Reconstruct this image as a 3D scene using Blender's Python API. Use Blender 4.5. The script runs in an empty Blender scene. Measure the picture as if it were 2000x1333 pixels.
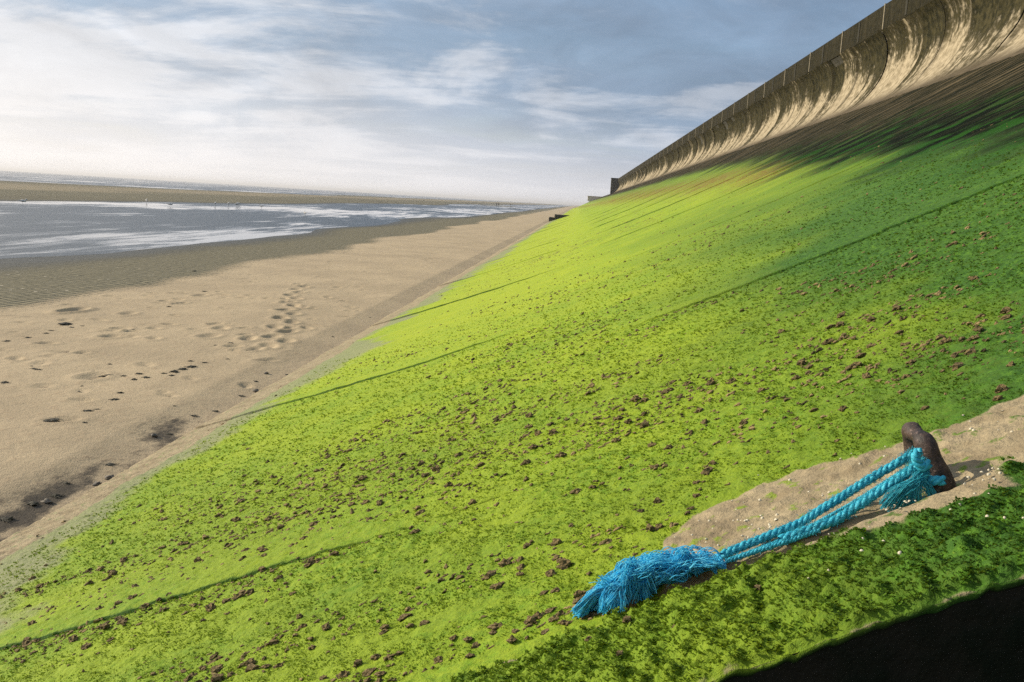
import bpy, bmesh, math, random
import numpy as np
from mathutils import Matrix, Vector

# ------------------------------------------------------------------ camera
sc = bpy.context.scene
C = sc.collection
F, CX, CY = 1944.0, 1000.0, 666.5            # photograph pixels
def nrm(v): return v / np.linalg.norm(v)
_Y = nrm(np.array([1128 - CX, CY - 401, -F]))            # along the shore
_Z = nrm(np.cross(nrm(np.array([1, -0.0608, 0.0])), _Y)) # horizon tilt
_X = np.cross(_Y, _Z)
RM = np.array([_X, _Y, _Z])                               # camera -> world
cd = bpy.data.cameras.new('camera'); cam = bpy.data.objects.new('camera', cd); C.objects.link(cam)
cd.sensor_width = 36.0; cd.lens = 36.0 * F / 2000.0; cd.clip_start = 0.05; cd.clip_end = 40000
m4 = Matrix.Identity(4)
for i in range(3):
    for j in range(3): m4[i][j] = RM[i][j]
cam.matrix_world = m4
sc.camera = cam

# ------------------------------------------------------------------ light
SUN_EL, SUN_AZ = math.radians(24), math.radians(9)       # azimuth measured from -x towards +y
SUN = Vector((-math.cos(SUN_AZ) * math.cos(SUN_EL), math.sin(SUN_AZ) * math.cos(SUN_EL), math.sin(SUN_EL)))
sd = bpy.data.lights.new('sun', 'SUN'); so = bpy.data.objects.new('sun', sd); C.objects.link(so)
sd.energy = 4.6; sd.angle = math.radians(0.6); sd.color = (1.0, 0.88, 0.70)
so.rotation_euler = (-SUN).to_track_quat('-Z', 'Y').to_euler(); so.location = (-30, 20, 30)
sc.view_settings.view_transform = 'Standard'; sc.view_settings.look = 'None'
sc.view_settings.exposure = 0.33; sc.view_settings.gamma = 1.0

class NT:
    """small node-tree helper"""
    def __init__(s, tree): s.t = tree; s.n = tree.nodes; s.l = tree.links
    def node(s, typ, **kw):
        n = s.n.new(typ)
        for k, v in kw.items(): setattr(n, k, v)
        return n
    def put(s, sock, v):
        if hasattr(v, 'is_output'): s.l.new(v, sock)
        elif v is not None:
            if hasattr(sock.default_value, '__len__') and not hasattr(v, '__len__'): v = [v] * len(sock.default_value)
            if hasattr(v, '__len__') and len(sock.default_value) == 4 and len(v) == 3: v = (*v, 1)
            sock.default_value = v
    def math(s, op, a, b=None, c=None, clamp=False):
        n = s.node('ShaderNodeMath', operation=op, use_clamp=clamp)
        for i, v in enumerate((a, b, c)):
            if v is not None: s.put(n.inputs[i], v)
        return n.outputs[0]
    def vmath(s, op, a, b=None):
        n = s.node('ShaderNodeVectorMath', operation=op); s.put(n.inputs[0], a)
        if b is not None: s.put(n.inputs[1], b)
        return n.outputs['Value'] if op in ('DOT_PRODUCT', 'LENGTH') else n.outputs[0]
    def mix(s, f, a, b, blend='MIX'):
        n = s.node('ShaderNodeMix', data_type='RGBA', blend_type=blend)
        s.put(n.inputs[0], f); s.put(n.inputs[6], a); s.put(n.inputs[7], b); return n.outputs[2]
    def ramp(s, v, lo, hi, a=0.0, b=1.0):
        n = s.node('ShaderNodeMapRange', interpolation_type='SMOOTHSTEP')
        s.put(n.inputs[0], v); s.put(n.inputs[1], lo); s.put(n.inputs[2], hi); s.put(n.inputs[3], a); s.put(n.inputs[4], b)
        return n.outputs[0]
    def noise(s, vec, scale, detail=4, rough=0.55, dist=0.0, out=0):
        n = s.node('ShaderNodeTexNoise'); s.put(n.inputs['Vector'], vec); s.put(n.inputs['Scale'], scale)
        s.put(n.inputs['Detail'], detail); s.put(n.inputs['Roughness'], rough); s.put(n.inputs['Distortion'], dist)
        return n.outputs[out]
    def mapping(s, vec, scale=(1, 1, 1), loc=(0, 0, 0), rot=(0, 0, 0)):
        n = s.node('ShaderNodeMapping'); s.put(n.inputs[0], vec); n.inputs[1].default_value = loc
        n.inputs[2].default_value = rot; n.inputs[3].default_value = scale; return n.outputs[0]
    def sep(s, v):
        n = s.node('ShaderNodeSeparateXYZ'); s.put(n.inputs[0], v); return n.outputs
    def comb(s, x, y, z):
        n = s.node('ShaderNodeCombineXYZ'); s.put(n.inputs[0], x); s.put(n.inputs[1], y); s.put(n.inputs[2], z); return n.outputs[0]

world = bpy.data.worlds.new('World'); sc.world = world; world.use_nodes = True
def build_world():
    t = NT(world.node_tree); t.n.clear()
    sky = t.node('ShaderNodeTexSky', sky_type='NISHITA'); sky.sun_disc = False
    sky.sun_elevation = SUN_EL; sky.sun_rotation = math.atan2(SUN.x, SUN.y)
    sky.air_density = 1.0; sky.dust_density = 1.5; sky.ozone_density = 1.5
    d = t.vmath('NORMALIZE', t.node('ShaderNodeTexCoord').outputs['Generated'])
    x, y, z = t.sep(d)
    zc = t.math('MAXIMUM', z, 0.0)
    k = t.math('DIVIDE', 1.0, t.math('ADD', zc, 0.11))
    p = t.comb(t.math('MULTIPLY', x, k), t.math('MULTIPLY', y, k), 0.0)
    # streets of cloud: streaks drawn out across the shore
    ps = t.mapping(p, (0.75, 1.0, 1), (3.1, 1.7, 0), (0, 0, math.radians(-14)))
    big = t.noise(ps, 0.75, 7, 0.58, 0.7)
    ps2 = t.mapping(p, (0.8, 1.5, 1), (7.3, 2.2, 0), (0, 0, math.radians(-20)))
    q = t.mapping(d, (1.0, 1.0, 3.4), (0.3, 0.9, 0.2), (math.radians(5), math.radians(-4), 0))
    fine = t.math('ADD', t.math('MULTIPLY', t.noise(ps2, 1.25, 10, 0.63, 0.45), 0.45), t.math('MULTIPLY', t.noise(q, 5.5, 9, 0.6, 0.6), 0.55))
    # sun side
    sx, sy = SUN.x / math.hypot(SUN.x, SUN.y), SUN.y / math.hypot(SUN.x, SUN.y)
    hl = t.math('POWER', t.math('ADD', t.math('MULTIPLY', x, x), t.math('ADD', t.math('MULTIPLY', y, y), 1e-4)), 0.5)
    g = t.math('DIVIDE', t.math('ADD', t.math('MULTIPLY', x, sx), t.math('MULTIPLY', y, sy)), hl)
    side = t.ramp(g, -0.25, 1.0)
    grey = t.mix(side, (1.75, 2.45, 3.5), (3.6, 4.3, 5.2))
    white = t.mix(side, (4.2, 4.7, 5.5), (8.2, 8.0, 7.9))
    cover = t.ramp(t.math('ADD', big, t.math('MULTIPLY', side, 0.08)), 0.30, 0.56)
    base = t.mix(t.math('MULTIPLY', cover, 0.85), t.mix(0.45, sky.outputs[0], (1.9, 2.9, 4.6)), grey)
    hi = t.ramp(t.math('ADD', t.math('ADD', t.math('MULTIPLY', fine, 0.75), t.math('MULTIPLY', big, 0.35)), t.math('MULTIPLY', side, 0.14)), 0.57, 0.69)
    base = t.mix(t.math('MULTIPLY', hi, 0.72), base, white)
    mot = t.noise(t.mapping(d, (1.0, 1.0, 2.6), (2.3, 0.1, 0.7), (math.radians(6), math.radians(-5), 0)), 7.0, 9, 0.62, 0.5)
    base = t.mix(0.8, base, t.mix(1.0, base, t.math('ADD', 0.45, t.math('MULTIPLY', mot, 1.1)), 'MULTIPLY'))
    # bright haze low over the sea
    low = t.math('POWER', t.math('SUBTRACT', 1.0, t.ramp(z, -0.02, t.math('ADD', 0.085, t.math('MULTIPLY', side, 0.15)))), 1.4)
    base = t.mix(t.math('MULTIPLY', low, 0.93), base, t.mix(side, (6.2, 6.2, 6.6), (9.6, 9.0, 8.4)))
    bg = t.node('ShaderNodeBackground'); t.put(bg.inputs[0], base); bg.inputs[1].default_value = 0.1
    out = t.node('ShaderNodeOutputWorld'); t.l.new(bg.outputs[0], out.inputs[0])
build_world()
sc.cycles.use_denoising = False
sc.cycles.max_bounces = 6

# ------------------------------------------------------------------ helpers
rng = np.random.default_rng(7); random.seed(7)
def ray(px, py): return RM @ nrm(np.array([px - CX, CY - py, -F]))
SEA = -2.80                                                # water level; eye = 0
def prof(x):                                               # revetment profile, metres from the eye
    return -1.12 + 0.43 * x + 0.0115 * x * x
def tanp(x): return 0.43 + 0.023 * x
def on_slope(px, py, off=0.0):
    d = ray(px, py); t = np.geomspace(0.8, 700, 60000); P = d[None] * t[:, None]
    g = P[:, 2] - prof(P[:, 0]) - off
    i = int(np.argmax(g < 0)); return P[i]
def on_ground(px, py, z=-2.6): d = ray(px, py); return d * (z / d[2])
def at_y(px, py, y): d = ray(px, py); return d * (y / d[1])

def _hash(ix, iy, s):
    h = (ix.astype(np.int64) * 374761393 + iy.astype(np.int64) * 668265263 + s * 982451653) & 0x7fffffff
    h = ((h ^ (h >> 13)) * 1274126177) & 0x7fffffff
    return ((h ^ (h >> 16)) & 0xffff) / 65535.0
def vnoise(x, y, s=0):
    x = np.asarray(x, float); y = np.asarray(y, float)
    ix = np.floor(x); iy = np.floor(y); fx = x - ix; fy = y - iy
    fx = fx * fx * (3 - 2 * fx); fy = fy * fy * (3 - 2 * fy)
    a = _hash(ix, iy, s); b = _hash(ix + 1, iy, s); c = _hash(ix, iy + 1, s); d = _hash(ix + 1, iy + 1, s)
    return (a * (1 - fx) + b * fx) * (1 - fy) + (c * (1 - fx) + d * fx) * fy
def fbm(x, y, s=0, o=4, g=0.5):
    v = 0; a = 1; t = 0
    for i in range(o):
        v = v + a * vnoise(x * 2 ** i + 17.3 * i, y * 2 ** i + 9.1 * i, s + i); t += a; a *= g
    return v / t
def sstep(v, lo, hi):
    t = np.clip((v - lo) / (hi - lo), 0, 1); return t * t * (3 - 2 * t)

def make(name, V, faces, mat, parent=None, attrs=None, smooth=True):
    """V (n,3); faces: (m,3)/(m,4) array or a list of such arrays"""
    V = np.asarray(V, np.float32); fl = faces if isinstance(faces, list) else [faces]
    me = bpy.data.meshes.new(name)
    loops = np.concatenate([np.asarray(f).ravel() for f in fl]).astype(np.int32)
    tot = np.concatenate([np.full(len(f), np.asarray(f).shape[1]) for f in fl]).astype(np.int32)
    st = np.concatenate([[0], np.cumsum(tot)[:-1]]).astype(np.int32)
    me.vertices.add(len(V)); me.vertices.foreach_set('co', V.ravel())
    me.loops.add(len(loops)); me.loops.foreach_set('vertex_index', loops)
    me.polygons.add(len(tot)); me.polygons.foreach_set('loop_start', st)
    me.polygons.foreach_set('use_smooth', np.full(len(tot), smooth))
    me.update(calc_edges=True)
    for k, a in (attrs or {}).items():
        a = np.asarray(a, np.float32)
        if a.ndim == 1: at = me.attributes.new(k, 'FLOAT', 'POINT'); at.data.foreach_set('value', a)
        elif a.shape[1] == 4: at = me.attributes.new(k, 'FLOAT_COLOR', 'POINT'); at.data.foreach_set('color', a.ravel())
        else: at = me.attributes.new(k, 'FLOAT_VECTOR', 'POINT'); at.data.foreach_set('vector', a.ravel())
    me.materials.append(mat)
    o = bpy.data.objects.new(name, me); C.objects.link(o); o.parent = parent
    return o
def grid_faces(nu, nv):
    i = np.arange(nu - 1)[:, None] * nv + np.arange(nv - 1)[None]
    return np.stack([i, i + nv, i + nv + 1, i + 1], -1).reshape(-1, 4)
def empty(name, loc=(0, 0, 0)):
    o = bpy.data.objects.new(name, None); C.objects.link(o); o.location = loc; o.empty_display_size = 0.1; return o
def tag(o, label, cat, group=None, kind=None):
    o['label'] = label; o['category'] = cat
    if group: o['group'] = group
    if kind: o['kind'] = kind
    return o
def box(name, lo, hi, mat, parent=None, bevel=0.02, jit=0.0):
    bm = bmesh.new(); bmesh.ops.create_cube(bm, size=1)
    lo, hi = Vector(lo), Vector(hi)
    for v in bm.verts: v.co = Vector([(lo[i] + hi[i]) / 2 + v.co[i] * (hi[i] - lo[i]) + random.uniform(-jit, jit) for i in range(3)])
    if bevel: bmesh.ops.bevel(bm, geom=bm.edges[:], offset=bevel, segments=2, affect='EDGES', profile=0.5)
    me = bpy.data.meshes.new(name); bm.to_mesh(me); bm.free(); me.materials.append(mat)
    o = bpy.data.objects.new(name, me); C.objects.link(o); o.parent = parent; return o
def frames(P):
    P = np.asarray(P, float); T = np.gradient(P, axis=0); T /= np.linalg.norm(T, axis=1)[:, None] + 1e-9
    up = np.array([0.12, 0.25, 0.96]); A = np.cross(T, up); A /= np.linalg.norm(A, axis=1)[:, None] + 1e-9
    return T, A, np.cross(A, T)
def tube(P, r, n=8):
    """points (k,3), radius scalar or (k,) -> V, quads"""
    P = np.asarray(P, float); k = len(P); r = np.broadcast_to(np.asarray(r, float), (k,))
    T, A, B = frames(P); th = np.linspace(0, 2 * np.pi, n, endpoint=False)
    V = P[:, None] + r[:, None, None] * (np.cos(th)[None, :, None] * A[:, None] + np.sin(th)[None, :, None] * B[:, None])
    i = np.arange(k - 1)[:, None] * n; j = np.arange(n)[None]; jn = (j + 1) % n
    Q = np.stack([i + j, i + jn, i + n + jn, i + n + j], -1).reshape(-1, 4)
    return V.reshape(-1, 3), Q
def spline(pts, n):
    """Catmull-Rom through pts, n samples"""
    P = np.asarray(pts, float); P = np.vstack([2 * P[0] - P[1], P, 2 * P[-1] - P[-2]])
    t = np.linspace(0, len(P) - 3 - 1e-6, n); i = t.astype(int); u = (t - i)[:, None]
    a, b, c, d = P[i], P[i + 1], P[i + 2], P[i + 3]
    return 0.5 * (2 * b + (c - a) * u + (2 * a - 5 * b + 4 * c - d) * u ** 2 + (3 * b - a - 3 * c + d) * u ** 3)
def joinVQ(lst):
    V = []; Q = []; o = 0
    for v, q in lst: V.append(v); Q.append(np.asarray(q) + o); o += len(v)
    return np.vstack(V), np.vstack(Q)

# ------------------------------------------------------------------ materials
def new_mat(name):
    m = bpy.data.materials.new(name); m.use_nodes = True
    t = NT(m.node_tree); b = t.n['Principled BSDF']; return m, t, b
def bump(t, b, h, strength=0.5, dist=0.02, prev=None):
    n = t.node('ShaderNodeBump'); n.inputs['Strength'].default_value = strength; n.inputs['Distance'].default_value = dist
    t.put(n.inputs['Height'], h)
    if prev is not None: t.put(n.inputs['Normal'], prev)
    if b is not None: t.put(b.inputs['Normal'], n.outputs[0])
    return n.outputs[0]

def mat_algae(name, leaf=False):
    m, t, b = new_mat(name)
    pos = t.node('ShaderNodeNewGeometry').outputs['Position']
    zn = t.node('ShaderNodeAttribute', attribute_name='zone')
    R, G, B = t.sep(zn.outputs['Color']); A = zn.outputs['Alpha']
    n1 = t.noise(pos, 1.6, 4); n2 = t.noise(pos, 26, 4, 0.65); n3 = t.noise(pos, 120, 2, 0.6)
    # drainage streaks drawn down the slope
    stv = t.mapping(pos, (0.35, 5.0, 0.35)); ns = t.noise(stv, 1.3, 5, 0.6)
    lime = t.mix(t.ramp(n1, 0.35, 0.65), (0.262, 0.362, 0.010), (0.165, 0.295, 0.009))
    lime = t.mix(t.ramp(n2, 0.30, 0.75), lime, (0.36, 0.43, 0.018))
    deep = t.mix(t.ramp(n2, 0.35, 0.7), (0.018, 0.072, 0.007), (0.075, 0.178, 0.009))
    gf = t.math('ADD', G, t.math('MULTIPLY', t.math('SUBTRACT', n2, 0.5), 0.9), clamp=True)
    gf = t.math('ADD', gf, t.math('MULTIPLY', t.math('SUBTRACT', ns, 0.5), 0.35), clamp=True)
    px_, py_, pz_ = t.sep(pos)
    bl = t.math('MULTIPLY', t.math('MULTIPLY', t.ramp(px_, -3.6, -2.2), t.ramp(px_, -1.2, 1.6, 1, 0)), t.ramp(py_, 8, 17))
    lime = t.mix(t.math('MULTIPLY', bl, 0.30), lime, (0.42, 0.46, 0.018))
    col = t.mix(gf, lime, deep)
    n4 = t.noise(pos, 85, 3, 0.7)
    col = t.mix(t.ramp(n4, 0.36, 0.52, 0.36, 0.0), col, t.mix(0.25, (0.030, 0.095, 0.005), col))
    col = t.mix(t.ramp(n4, 0.60, 0.74, 0.0, 0.35), col, t.mix(0.5, (0.48, 0.50, 0.06), col))
    if not leaf:
        red = t.math('MULTIPLY', A, t.ramp(t.math('ADD', ns, t.math('MULTIPLY', n2, 0.5)), 0.66, 0.86))
        col = t.mix(red, col, (0.17, 0.062, 0.016))
        # crumbs too far off to build
        yy = t.sep(pos)[1]
        cr = t.noise(t.mapping(pos, (5, 4.2, 5)), 1.0, 5, 0.72)
        clus = t.noise(t.mapping(pos, (0.35, 0.8, 0.35)), 1.0, 2)
        cm = t.math('MULTIPLY', t.ramp(t.math('ADD', cr, t.math('MULTIPLY', clus, 0.45)), 0.82, 0.90), t.ramp(yy, 16, 30))
        col = t.mix(t.math('MULTIPLY', cm, t.math('SUBTRACT', 1.0, R)), col, (0.11, 0.075, 0.025))
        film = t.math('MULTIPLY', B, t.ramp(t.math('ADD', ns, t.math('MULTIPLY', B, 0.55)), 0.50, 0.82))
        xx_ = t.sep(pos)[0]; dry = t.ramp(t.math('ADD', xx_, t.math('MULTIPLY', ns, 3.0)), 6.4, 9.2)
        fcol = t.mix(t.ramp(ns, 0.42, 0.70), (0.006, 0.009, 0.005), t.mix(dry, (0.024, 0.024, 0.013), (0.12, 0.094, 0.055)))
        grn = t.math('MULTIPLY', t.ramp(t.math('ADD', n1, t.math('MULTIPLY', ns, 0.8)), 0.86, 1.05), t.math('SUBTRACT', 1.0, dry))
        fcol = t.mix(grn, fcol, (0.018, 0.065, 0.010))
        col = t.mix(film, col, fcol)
        gy = t.node('ShaderNodeAttribute', attribute_name='grey').outputs['Fac']
        gy = t.ramp(t.math('ADD', gy, t.math('MULTIPLY', t.math('SUBTRACT', t.noise(pos, 9, 5, 0.7), 0.5), 0.9)), 0.3, 0.8)
        col = t.mix(t.math('MULTIPLY', gy, 0.75), col, t.mix(t.ramp(n2, 0.35, 0.65), (0.20, 0.21, 0.12), (0.25, 0.235, 0.17)))
        bare = t.ramp(t.math('ADD', R, t.math('MULTIPLY', t.math('SUBTRACT', n2, 0.5), 0.85)), 0.38, 0.66)
        bc = t.mix(t.ramp(n2, 0.3, 0.7), (0.39, 0.315, 0.19), (0.26, 0.215, 0.13))
        bc = t.mix(t.ramp(n3, 0.55, 0.75), bc, (0.20, 0.16, 0.10))
        spot = t.math('MULTIPLY', t.ramp(t.noise(pos, 17, 4, 0.6), 0.56, 0.66), 0.85)
        bc = t.mix(t.ramp(t.noise(pos, 6, 4, 0.6), 0.42, 0.68), bc, (0.23, 0.18, 0.105))
        col = t.mix(t.math('MULTIPLY', bare, t.math('SUBTRACT', 1.0, spot)), col, bc)
    else:
        rn = t.node('ShaderNodeAttribute', attribute_name='tint').outputs['Fac']
        col = t.mix(t.math('MULTIPLY', rn, 0.40), col, t.mix(0.5, col, (0.06, 0.15, 0.008)))
    t.put(b.inputs['Base Color'], col); b.inputs['Roughness'].default_value = 0.7; b.inputs['Specular IOR Level'].default_value = 0.2
    if not leaf: t.put(b.inputs['Specular IOR Level'], t.math('SUBTRACT', 0.2, t.math('MULTIPLY', B, 0.19)))
    if leaf:
        tr = t.node('ShaderNodeBsdfTranslucent'); t.put(tr.inputs[0], t.mix(0.25, col, (0.5, 0.55, 0.02)))
        mx = t.node('ShaderNodeMixShader'); mx.inputs[0].default_value = 0.30
        out = t.n['Material Output']; t.l.new(b.outputs[0], mx.inputs[1]); t.l.new(tr.outputs[0], mx.inputs[2]); t.l.new(mx.outputs[0], out.inputs[0])
    else:
        h = t.math('ADD', t.math('MULTIPLY', t.noise(pos, 34, 5, 0.7), 1.0), t.math('MULTIPLY', n1, 0.4))
        bump(t, b, h, 0.75, 0.022)
    return m
M_ALG = mat_algae('algae_on_concrete'); M_LEAF = mat_algae('algae_frond', True)

def mat_sand():
    m, t, b = new_mat('sand')
    pos = t.node('ShaderNodeNewGeometry').outputs['Position']; x, y, z = t.sep(pos)
    zn = t.node('ShaderNodeAttribute', attribute_name='zone'); R, G, B = t.sep(zn.outputs['Color'])
    n1 = t.noise(pos, 0.55, 5); n2 = t.noise(pos, 9, 5, 0.65); n3 = t.noise(pos, 70, 3, 0.6)
    dry = t.mix(t.ramp(n1, 0.35, 0.65), (0.46, 0.365, 0.232), (0.385, 0.305, 0.195))
    dry = t.mix(t.ramp(n2, 0.50, 0.80), dry, (0.36, 0.265, 0.165))
    dry = t.mix(t.ramp(n3, 0.62, 0.75), dry, (0.20, 0.15, 0.095))
    damp = t.mix(t.ramp(n2, 0.35, 0.7), (0.180, 0.160, 0.100), (0.130, 0.120, 0.080))
    sh = t.node('ShaderNodeTexVoronoi'); t.put(sh.inputs[0], t.mapping(pos, (1, 0.8, 1))); sh.inputs['Scale'].default_value = 3.6
    shm = t.math('MULTIPLY', t.math('LESS_THAN', sh.outputs['Distance'], 0.13), t.ramp(t.noise(pos, 0.8, 2), 0.5, 0.62))
    damp = t.mix(shm, damp, (0.50, 0.46, 0.38))
    dm = t.ramp(t.math('ADD', G, t.math('MULTIPLY', t.math('SUBTRACT', n2, 0.5), 0.5)), 0.25, 0.75)
    col = t.mix(dm, dry, damp)
    wet = t.ramp(t.math('ADD', z, t.math('MULTIPLY', n1, 0.04)), SEA + 0.02, SEA + 0.09, 1, 0)
    col = t.mix(wet, col, (0.075, 0.070, 0.050))
    mn = t.noise(t.mapping(pos, (5, 1.6, 1)), 1.4, 5, 0.7)
    mud_dips = t.ramp(t.math('ADD', R, t.math('ADD', t.math('MULTIPLY', t.math('SUBTRACT', n2, 0.5), 0.7), t.math('MULTIPLY', t.math('SUBTRACT', mn, 0.5), 1.1))), 0.35, 0.85)
    col = t.mix(mud_dips, col, (0.075, 0.062, 0.045))
    t.put(b.inputs['Base Color'], col)
    t.put(b.inputs['Roughness'], t.math('SUBTRACT', 0.9, t.math('MULTIPLY', wet, 0.45))); b.inputs['Specular IOR Level'].default_value = 0.25
    w = t.node('ShaderNodeTexWave', wave_type='BANDS', bands_direction='X'); t.put(w.inputs[0], t.mapping(pos, (1, 0.45, 1), (0, 0, 0), (0, 0, math.radians(24))))
    w.inputs['Scale'].default_value = 1.6; w.inputs['Distortion'].default_value = 5; w.inputs['Detail'].default_value = 3; w.inputs['Detail Scale'].default_value = 1.4
    hr = t.math('MULTIPLY', w.outputs['Fac'], dm)
    nb = bump(t, None, hr, 0.9, 0.05)
    bump(t, b, t.math('ADD', n3, t.math('MULTIPLY', n2, 2.2)), 0.55, 0.016, nb)
    return m
M_SAND = mat_sand()

def mat_water():
    m, t, b = new_mat('shallow_water')
    pos = t.node('ShaderNodeNewGeometry').outputs['Position']
    warp = t.noise(t.mapping(pos, (0.03, 0.02, 1)), 1.0, 3)
    st = t.noise(t.mapping(pos, (0.14, 0.026, 1), (4.0, 1.3, 0), (0, 0, math.radians(7))), 1.0, 7, 0.66, 0.9)
    wxp = t.sep(pos)[0]; near = t.math('MULTIPLY', t.ramp(wxp, -40, -24), 0.055)
    fs = t.noise(t.mapping(pos, (0.8, 0.08, 1), (1, 1, 0), (0, 0, math.radians(5))), 1.0, 8, 0.72, 0.7)
    calm = t.ramp(t.math('ADD', t.math('ADD', t.math('ADD', t.math('MULTIPLY', st, 0.5), t.math('MULTIPLY', fs, 0.5)), near), t.math('MULTIPLY', t.math('SUBTRACT', warp, 0.5), 0.6)), 0.50, 0.60)
    b.inputs['Base Color'].default_value = (0.022, 0.032, 0.036, 1); b.inputs['IOR'].default_value = 1.33
    t.put(b.inputs['Roughness'], t.math('SUBTRACT', 0.30, t.math('MULTIPLY', calm, 0.26)))
    rip = t.noise(t.mapping(pos, (3.0, 5.0, 1)), 1.0, 4, 0.6)
    n = t.node('ShaderNodeBump'); n.inputs['Distance'].default_value = 0.10
    t.put(n.inputs['Strength'], t.math('SUBTRACT', 1.0, t.math('MULTIPLY', calm, 0.97))); t.put(n.inputs['Height'], rip)
    t.put(b.inputs['Normal'], n.outputs[0])
    return m
M_WATER = mat_water()

def mat_wall(name, parapet=False):
    m, t, b = new_mat(name)
    pos = t.node('ShaderNodeNewGeometry').outputs['Position']
    pv = t.node('ShaderNodeAttribute', attribute_name='prof').outputs['Vector']   # (along, up the face, 0)
    u, s, r = t.sep(pv)
    n2 = t.noise(pos, 5, 6, 0.65); n1 = t.noise(pos, 0.7, 3)
    drip = t.noise(t.comb(t.math('MULTIPLY', u, 2.6), t.math('MULTIPLY', s, 0.33), 0.0), 1.0, 6, 0.62, 0.15)
    wide = t.noise(t.comb(t.math('MULTIPLY', u, 0.62), t.math('MULTIPLY', s, 0.10), 3.0), 1.0, 3, 0.5)
    fine = t.noise(t.comb(t.math('MULTIPLY', u, 14.0), t.math('MULTIPLY', s, 0.8), 5.0), 1.0, 3, 0.6)
    pale = t.mix(t.ramp(n2, 0.3, 0.7), (0.40, 0.34, 0.235), (0.20, 0.165, 0.105))
    olive = t.mix(t.ramp(n2, 0.35, 0.7), (0.016, 0.016, 0.008), (0.060, 0.052, 0.025))
    if parapet:
        f = t.ramp(t.math('ADD', drip, t.math('MULTIPLY', wide, 0.5)), 0.40, 0.95, 0.45, 1.0)
        col = t.mix(f, (0.045, 0.037, 0.021), t.mix(0.6, olive, (0.008, 0.008, 0.005)))
    else:
        lip_tone = t.math('MULTIPLY', t.ramp(s, 1.5, 2.95), 0.42)          # olive tone increases towards the lip
        f = t.ramp(t.math('ADD', t.math('ADD', t.math('ADD', t.math('MULTIPLY', drip, 0.8), t.math('MULTIPLY', t.math('SUBTRACT', n2, 0.5), 0.85)), t.math('ADD', t.math('MULTIPLY', wide, 1.0), t.math('MULTIPLY', t.math('SUBTRACT', r, 0.5), 0.42))), lip_tone), 0.84, 1.16)
        col = t.mix(f, pale, olive)
        col = t.mix(t.ramp(fine, 0.60, 0.74, 0, 0.55), col, (0.10, 0.085, 0.05))
        seam = t.node('ShaderNodeAttribute', attribute_name='seam').outputs['Fac']
        col = t.mix(t.math('MULTIPLY', seam, 0.8), col, (0.030, 0.026, 0.015))
        base = t.ramp(t.math('ADD', s, t.math('MULTIPLY', drip, 0.9)), 0.55, 1.55, 0.92, 0)
        col = t.mix(base, col, t.mix(t.ramp(n2, 0.35, 0.7), (0.060, 0.048, 0.031), (0.135, 0.108, 0.072)))
    t.put(b.inputs['Base Color'], col); b.inputs['Roughness'].default_value = 0.9; b.inputs['Specular IOR Level'].default_value = 0.05
    bump(t, b, t.math('ADD', n2, t.math('MULTIPLY', drip, 0.8)), 0.5, 0.04)
    return m
M_WALL = mat_wall('stained_concrete'); M_PARA = mat_wall('weathered_concrete', True)

def mat_simple(name, c1, c2, scale=8, rough=0.8, bmp=0.4, dist=0.01, metal=0.0, spec=0.25):
    m, t, b = new_mat(name)
    co = t.node('ShaderNodeTexCoord').outputs['Object']
    n = t.noise(co, scale, 5, 0.65)
    t.put(b.inputs['Base Color'], t.mix(t.ramp(n, 0.32, 0.68), c1, c2)); b.inputs['Roughness'].default_value = rough
    b.inputs['Metallic'].default_value = metal; b.inputs['Specular IOR Level'].default_value = spec
    if bmp: bump(t, b, n, bmp, dist)
    return m
M_SEAL = mat_simple('pale_joint_mortar', (0.30, 0.26, 0.18), (0.20, 0.17, 0.115), 6)
M_CONC = mat_simple('slimy_shaded_concrete', (0.016, 0.015, 0.010), (0.006, 0.010, 0.005), 7, 0.8, 0.9, 0.03, 0.0, 0.1)  # wet concrete, darkened further with the shade of the stair recess
M_STEP = mat_simple('step_concrete', (0.10, 0.09, 0.07), (0.05, 0.055, 0.035), 5)
M_DARKC = mat_simple('dark_weathered_concrete', (0.07, 0.065, 0.05), (0.035, 0.034, 0.026), 3)
M_PALE = mat_simple('pale_far_concrete', (0.50, 0.42, 0.32), (0.40, 0.34, 0.26), 0.5, bmp=0)
M_WOOD = mat_simple('tarred_wet_timber', (0.020, 0.020, 0.017), (0.035, 0.033, 0.025), 6)
M_CLOD = mat_simple('dried_seaweed', (0.28, 0.205, 0.090), (0.055, 0.042, 0.017), 5.0, 0.85, 0.5, 0.1)
M_WEED = mat_simple('dark_seaweed', (0.052, 0.045, 0.024), (0.022, 0.022, 0.014), 30, 0.6, 0.6, 0.006)
M_SHELL = mat_simple('bleached_shell', (0.66, 0.60, 0.47), (0.42, 0.38, 0.26), 90, 0.6, 0.3, 0.002)
M_STONE = mat_simple('grey_pebble', (0.20, 0.18, 0.15), (0.10, 0.09, 0.075), 30, 0.8, 0.3, 0.004)
M_TURF = mat_simple('promenade_paving', (0.25, 0.23, 0.19), (0.2, 0.18, 0.15), 1.0)
def mat_iron():
    m, t, b = new_mat('rusted_iron')
    co = t.node('ShaderNodeTexCoord').outputs['Object']
    n = t.noise(co, 34, 6, 0.7); n2 = t.noise(co, 120, 3)
    c = t.mix(t.ramp(n, 0.35, 0.65), (0.016, 0.012, 0.010), (0.070, 0.044, 0.033))
    c = t.mix(t.ramp(n2, 0.58, 0.70), c, (0.16, 0.11, 0.09))
    t.put(b.inputs['Base Color'], c); b.inputs['Roughness'].default_value = 0.55; b.inputs['Specular IOR Level'].default_value = 0.4
    bump(t, b, n, 0.8, 0.006); return m
M_IRON = mat_iron()
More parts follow.
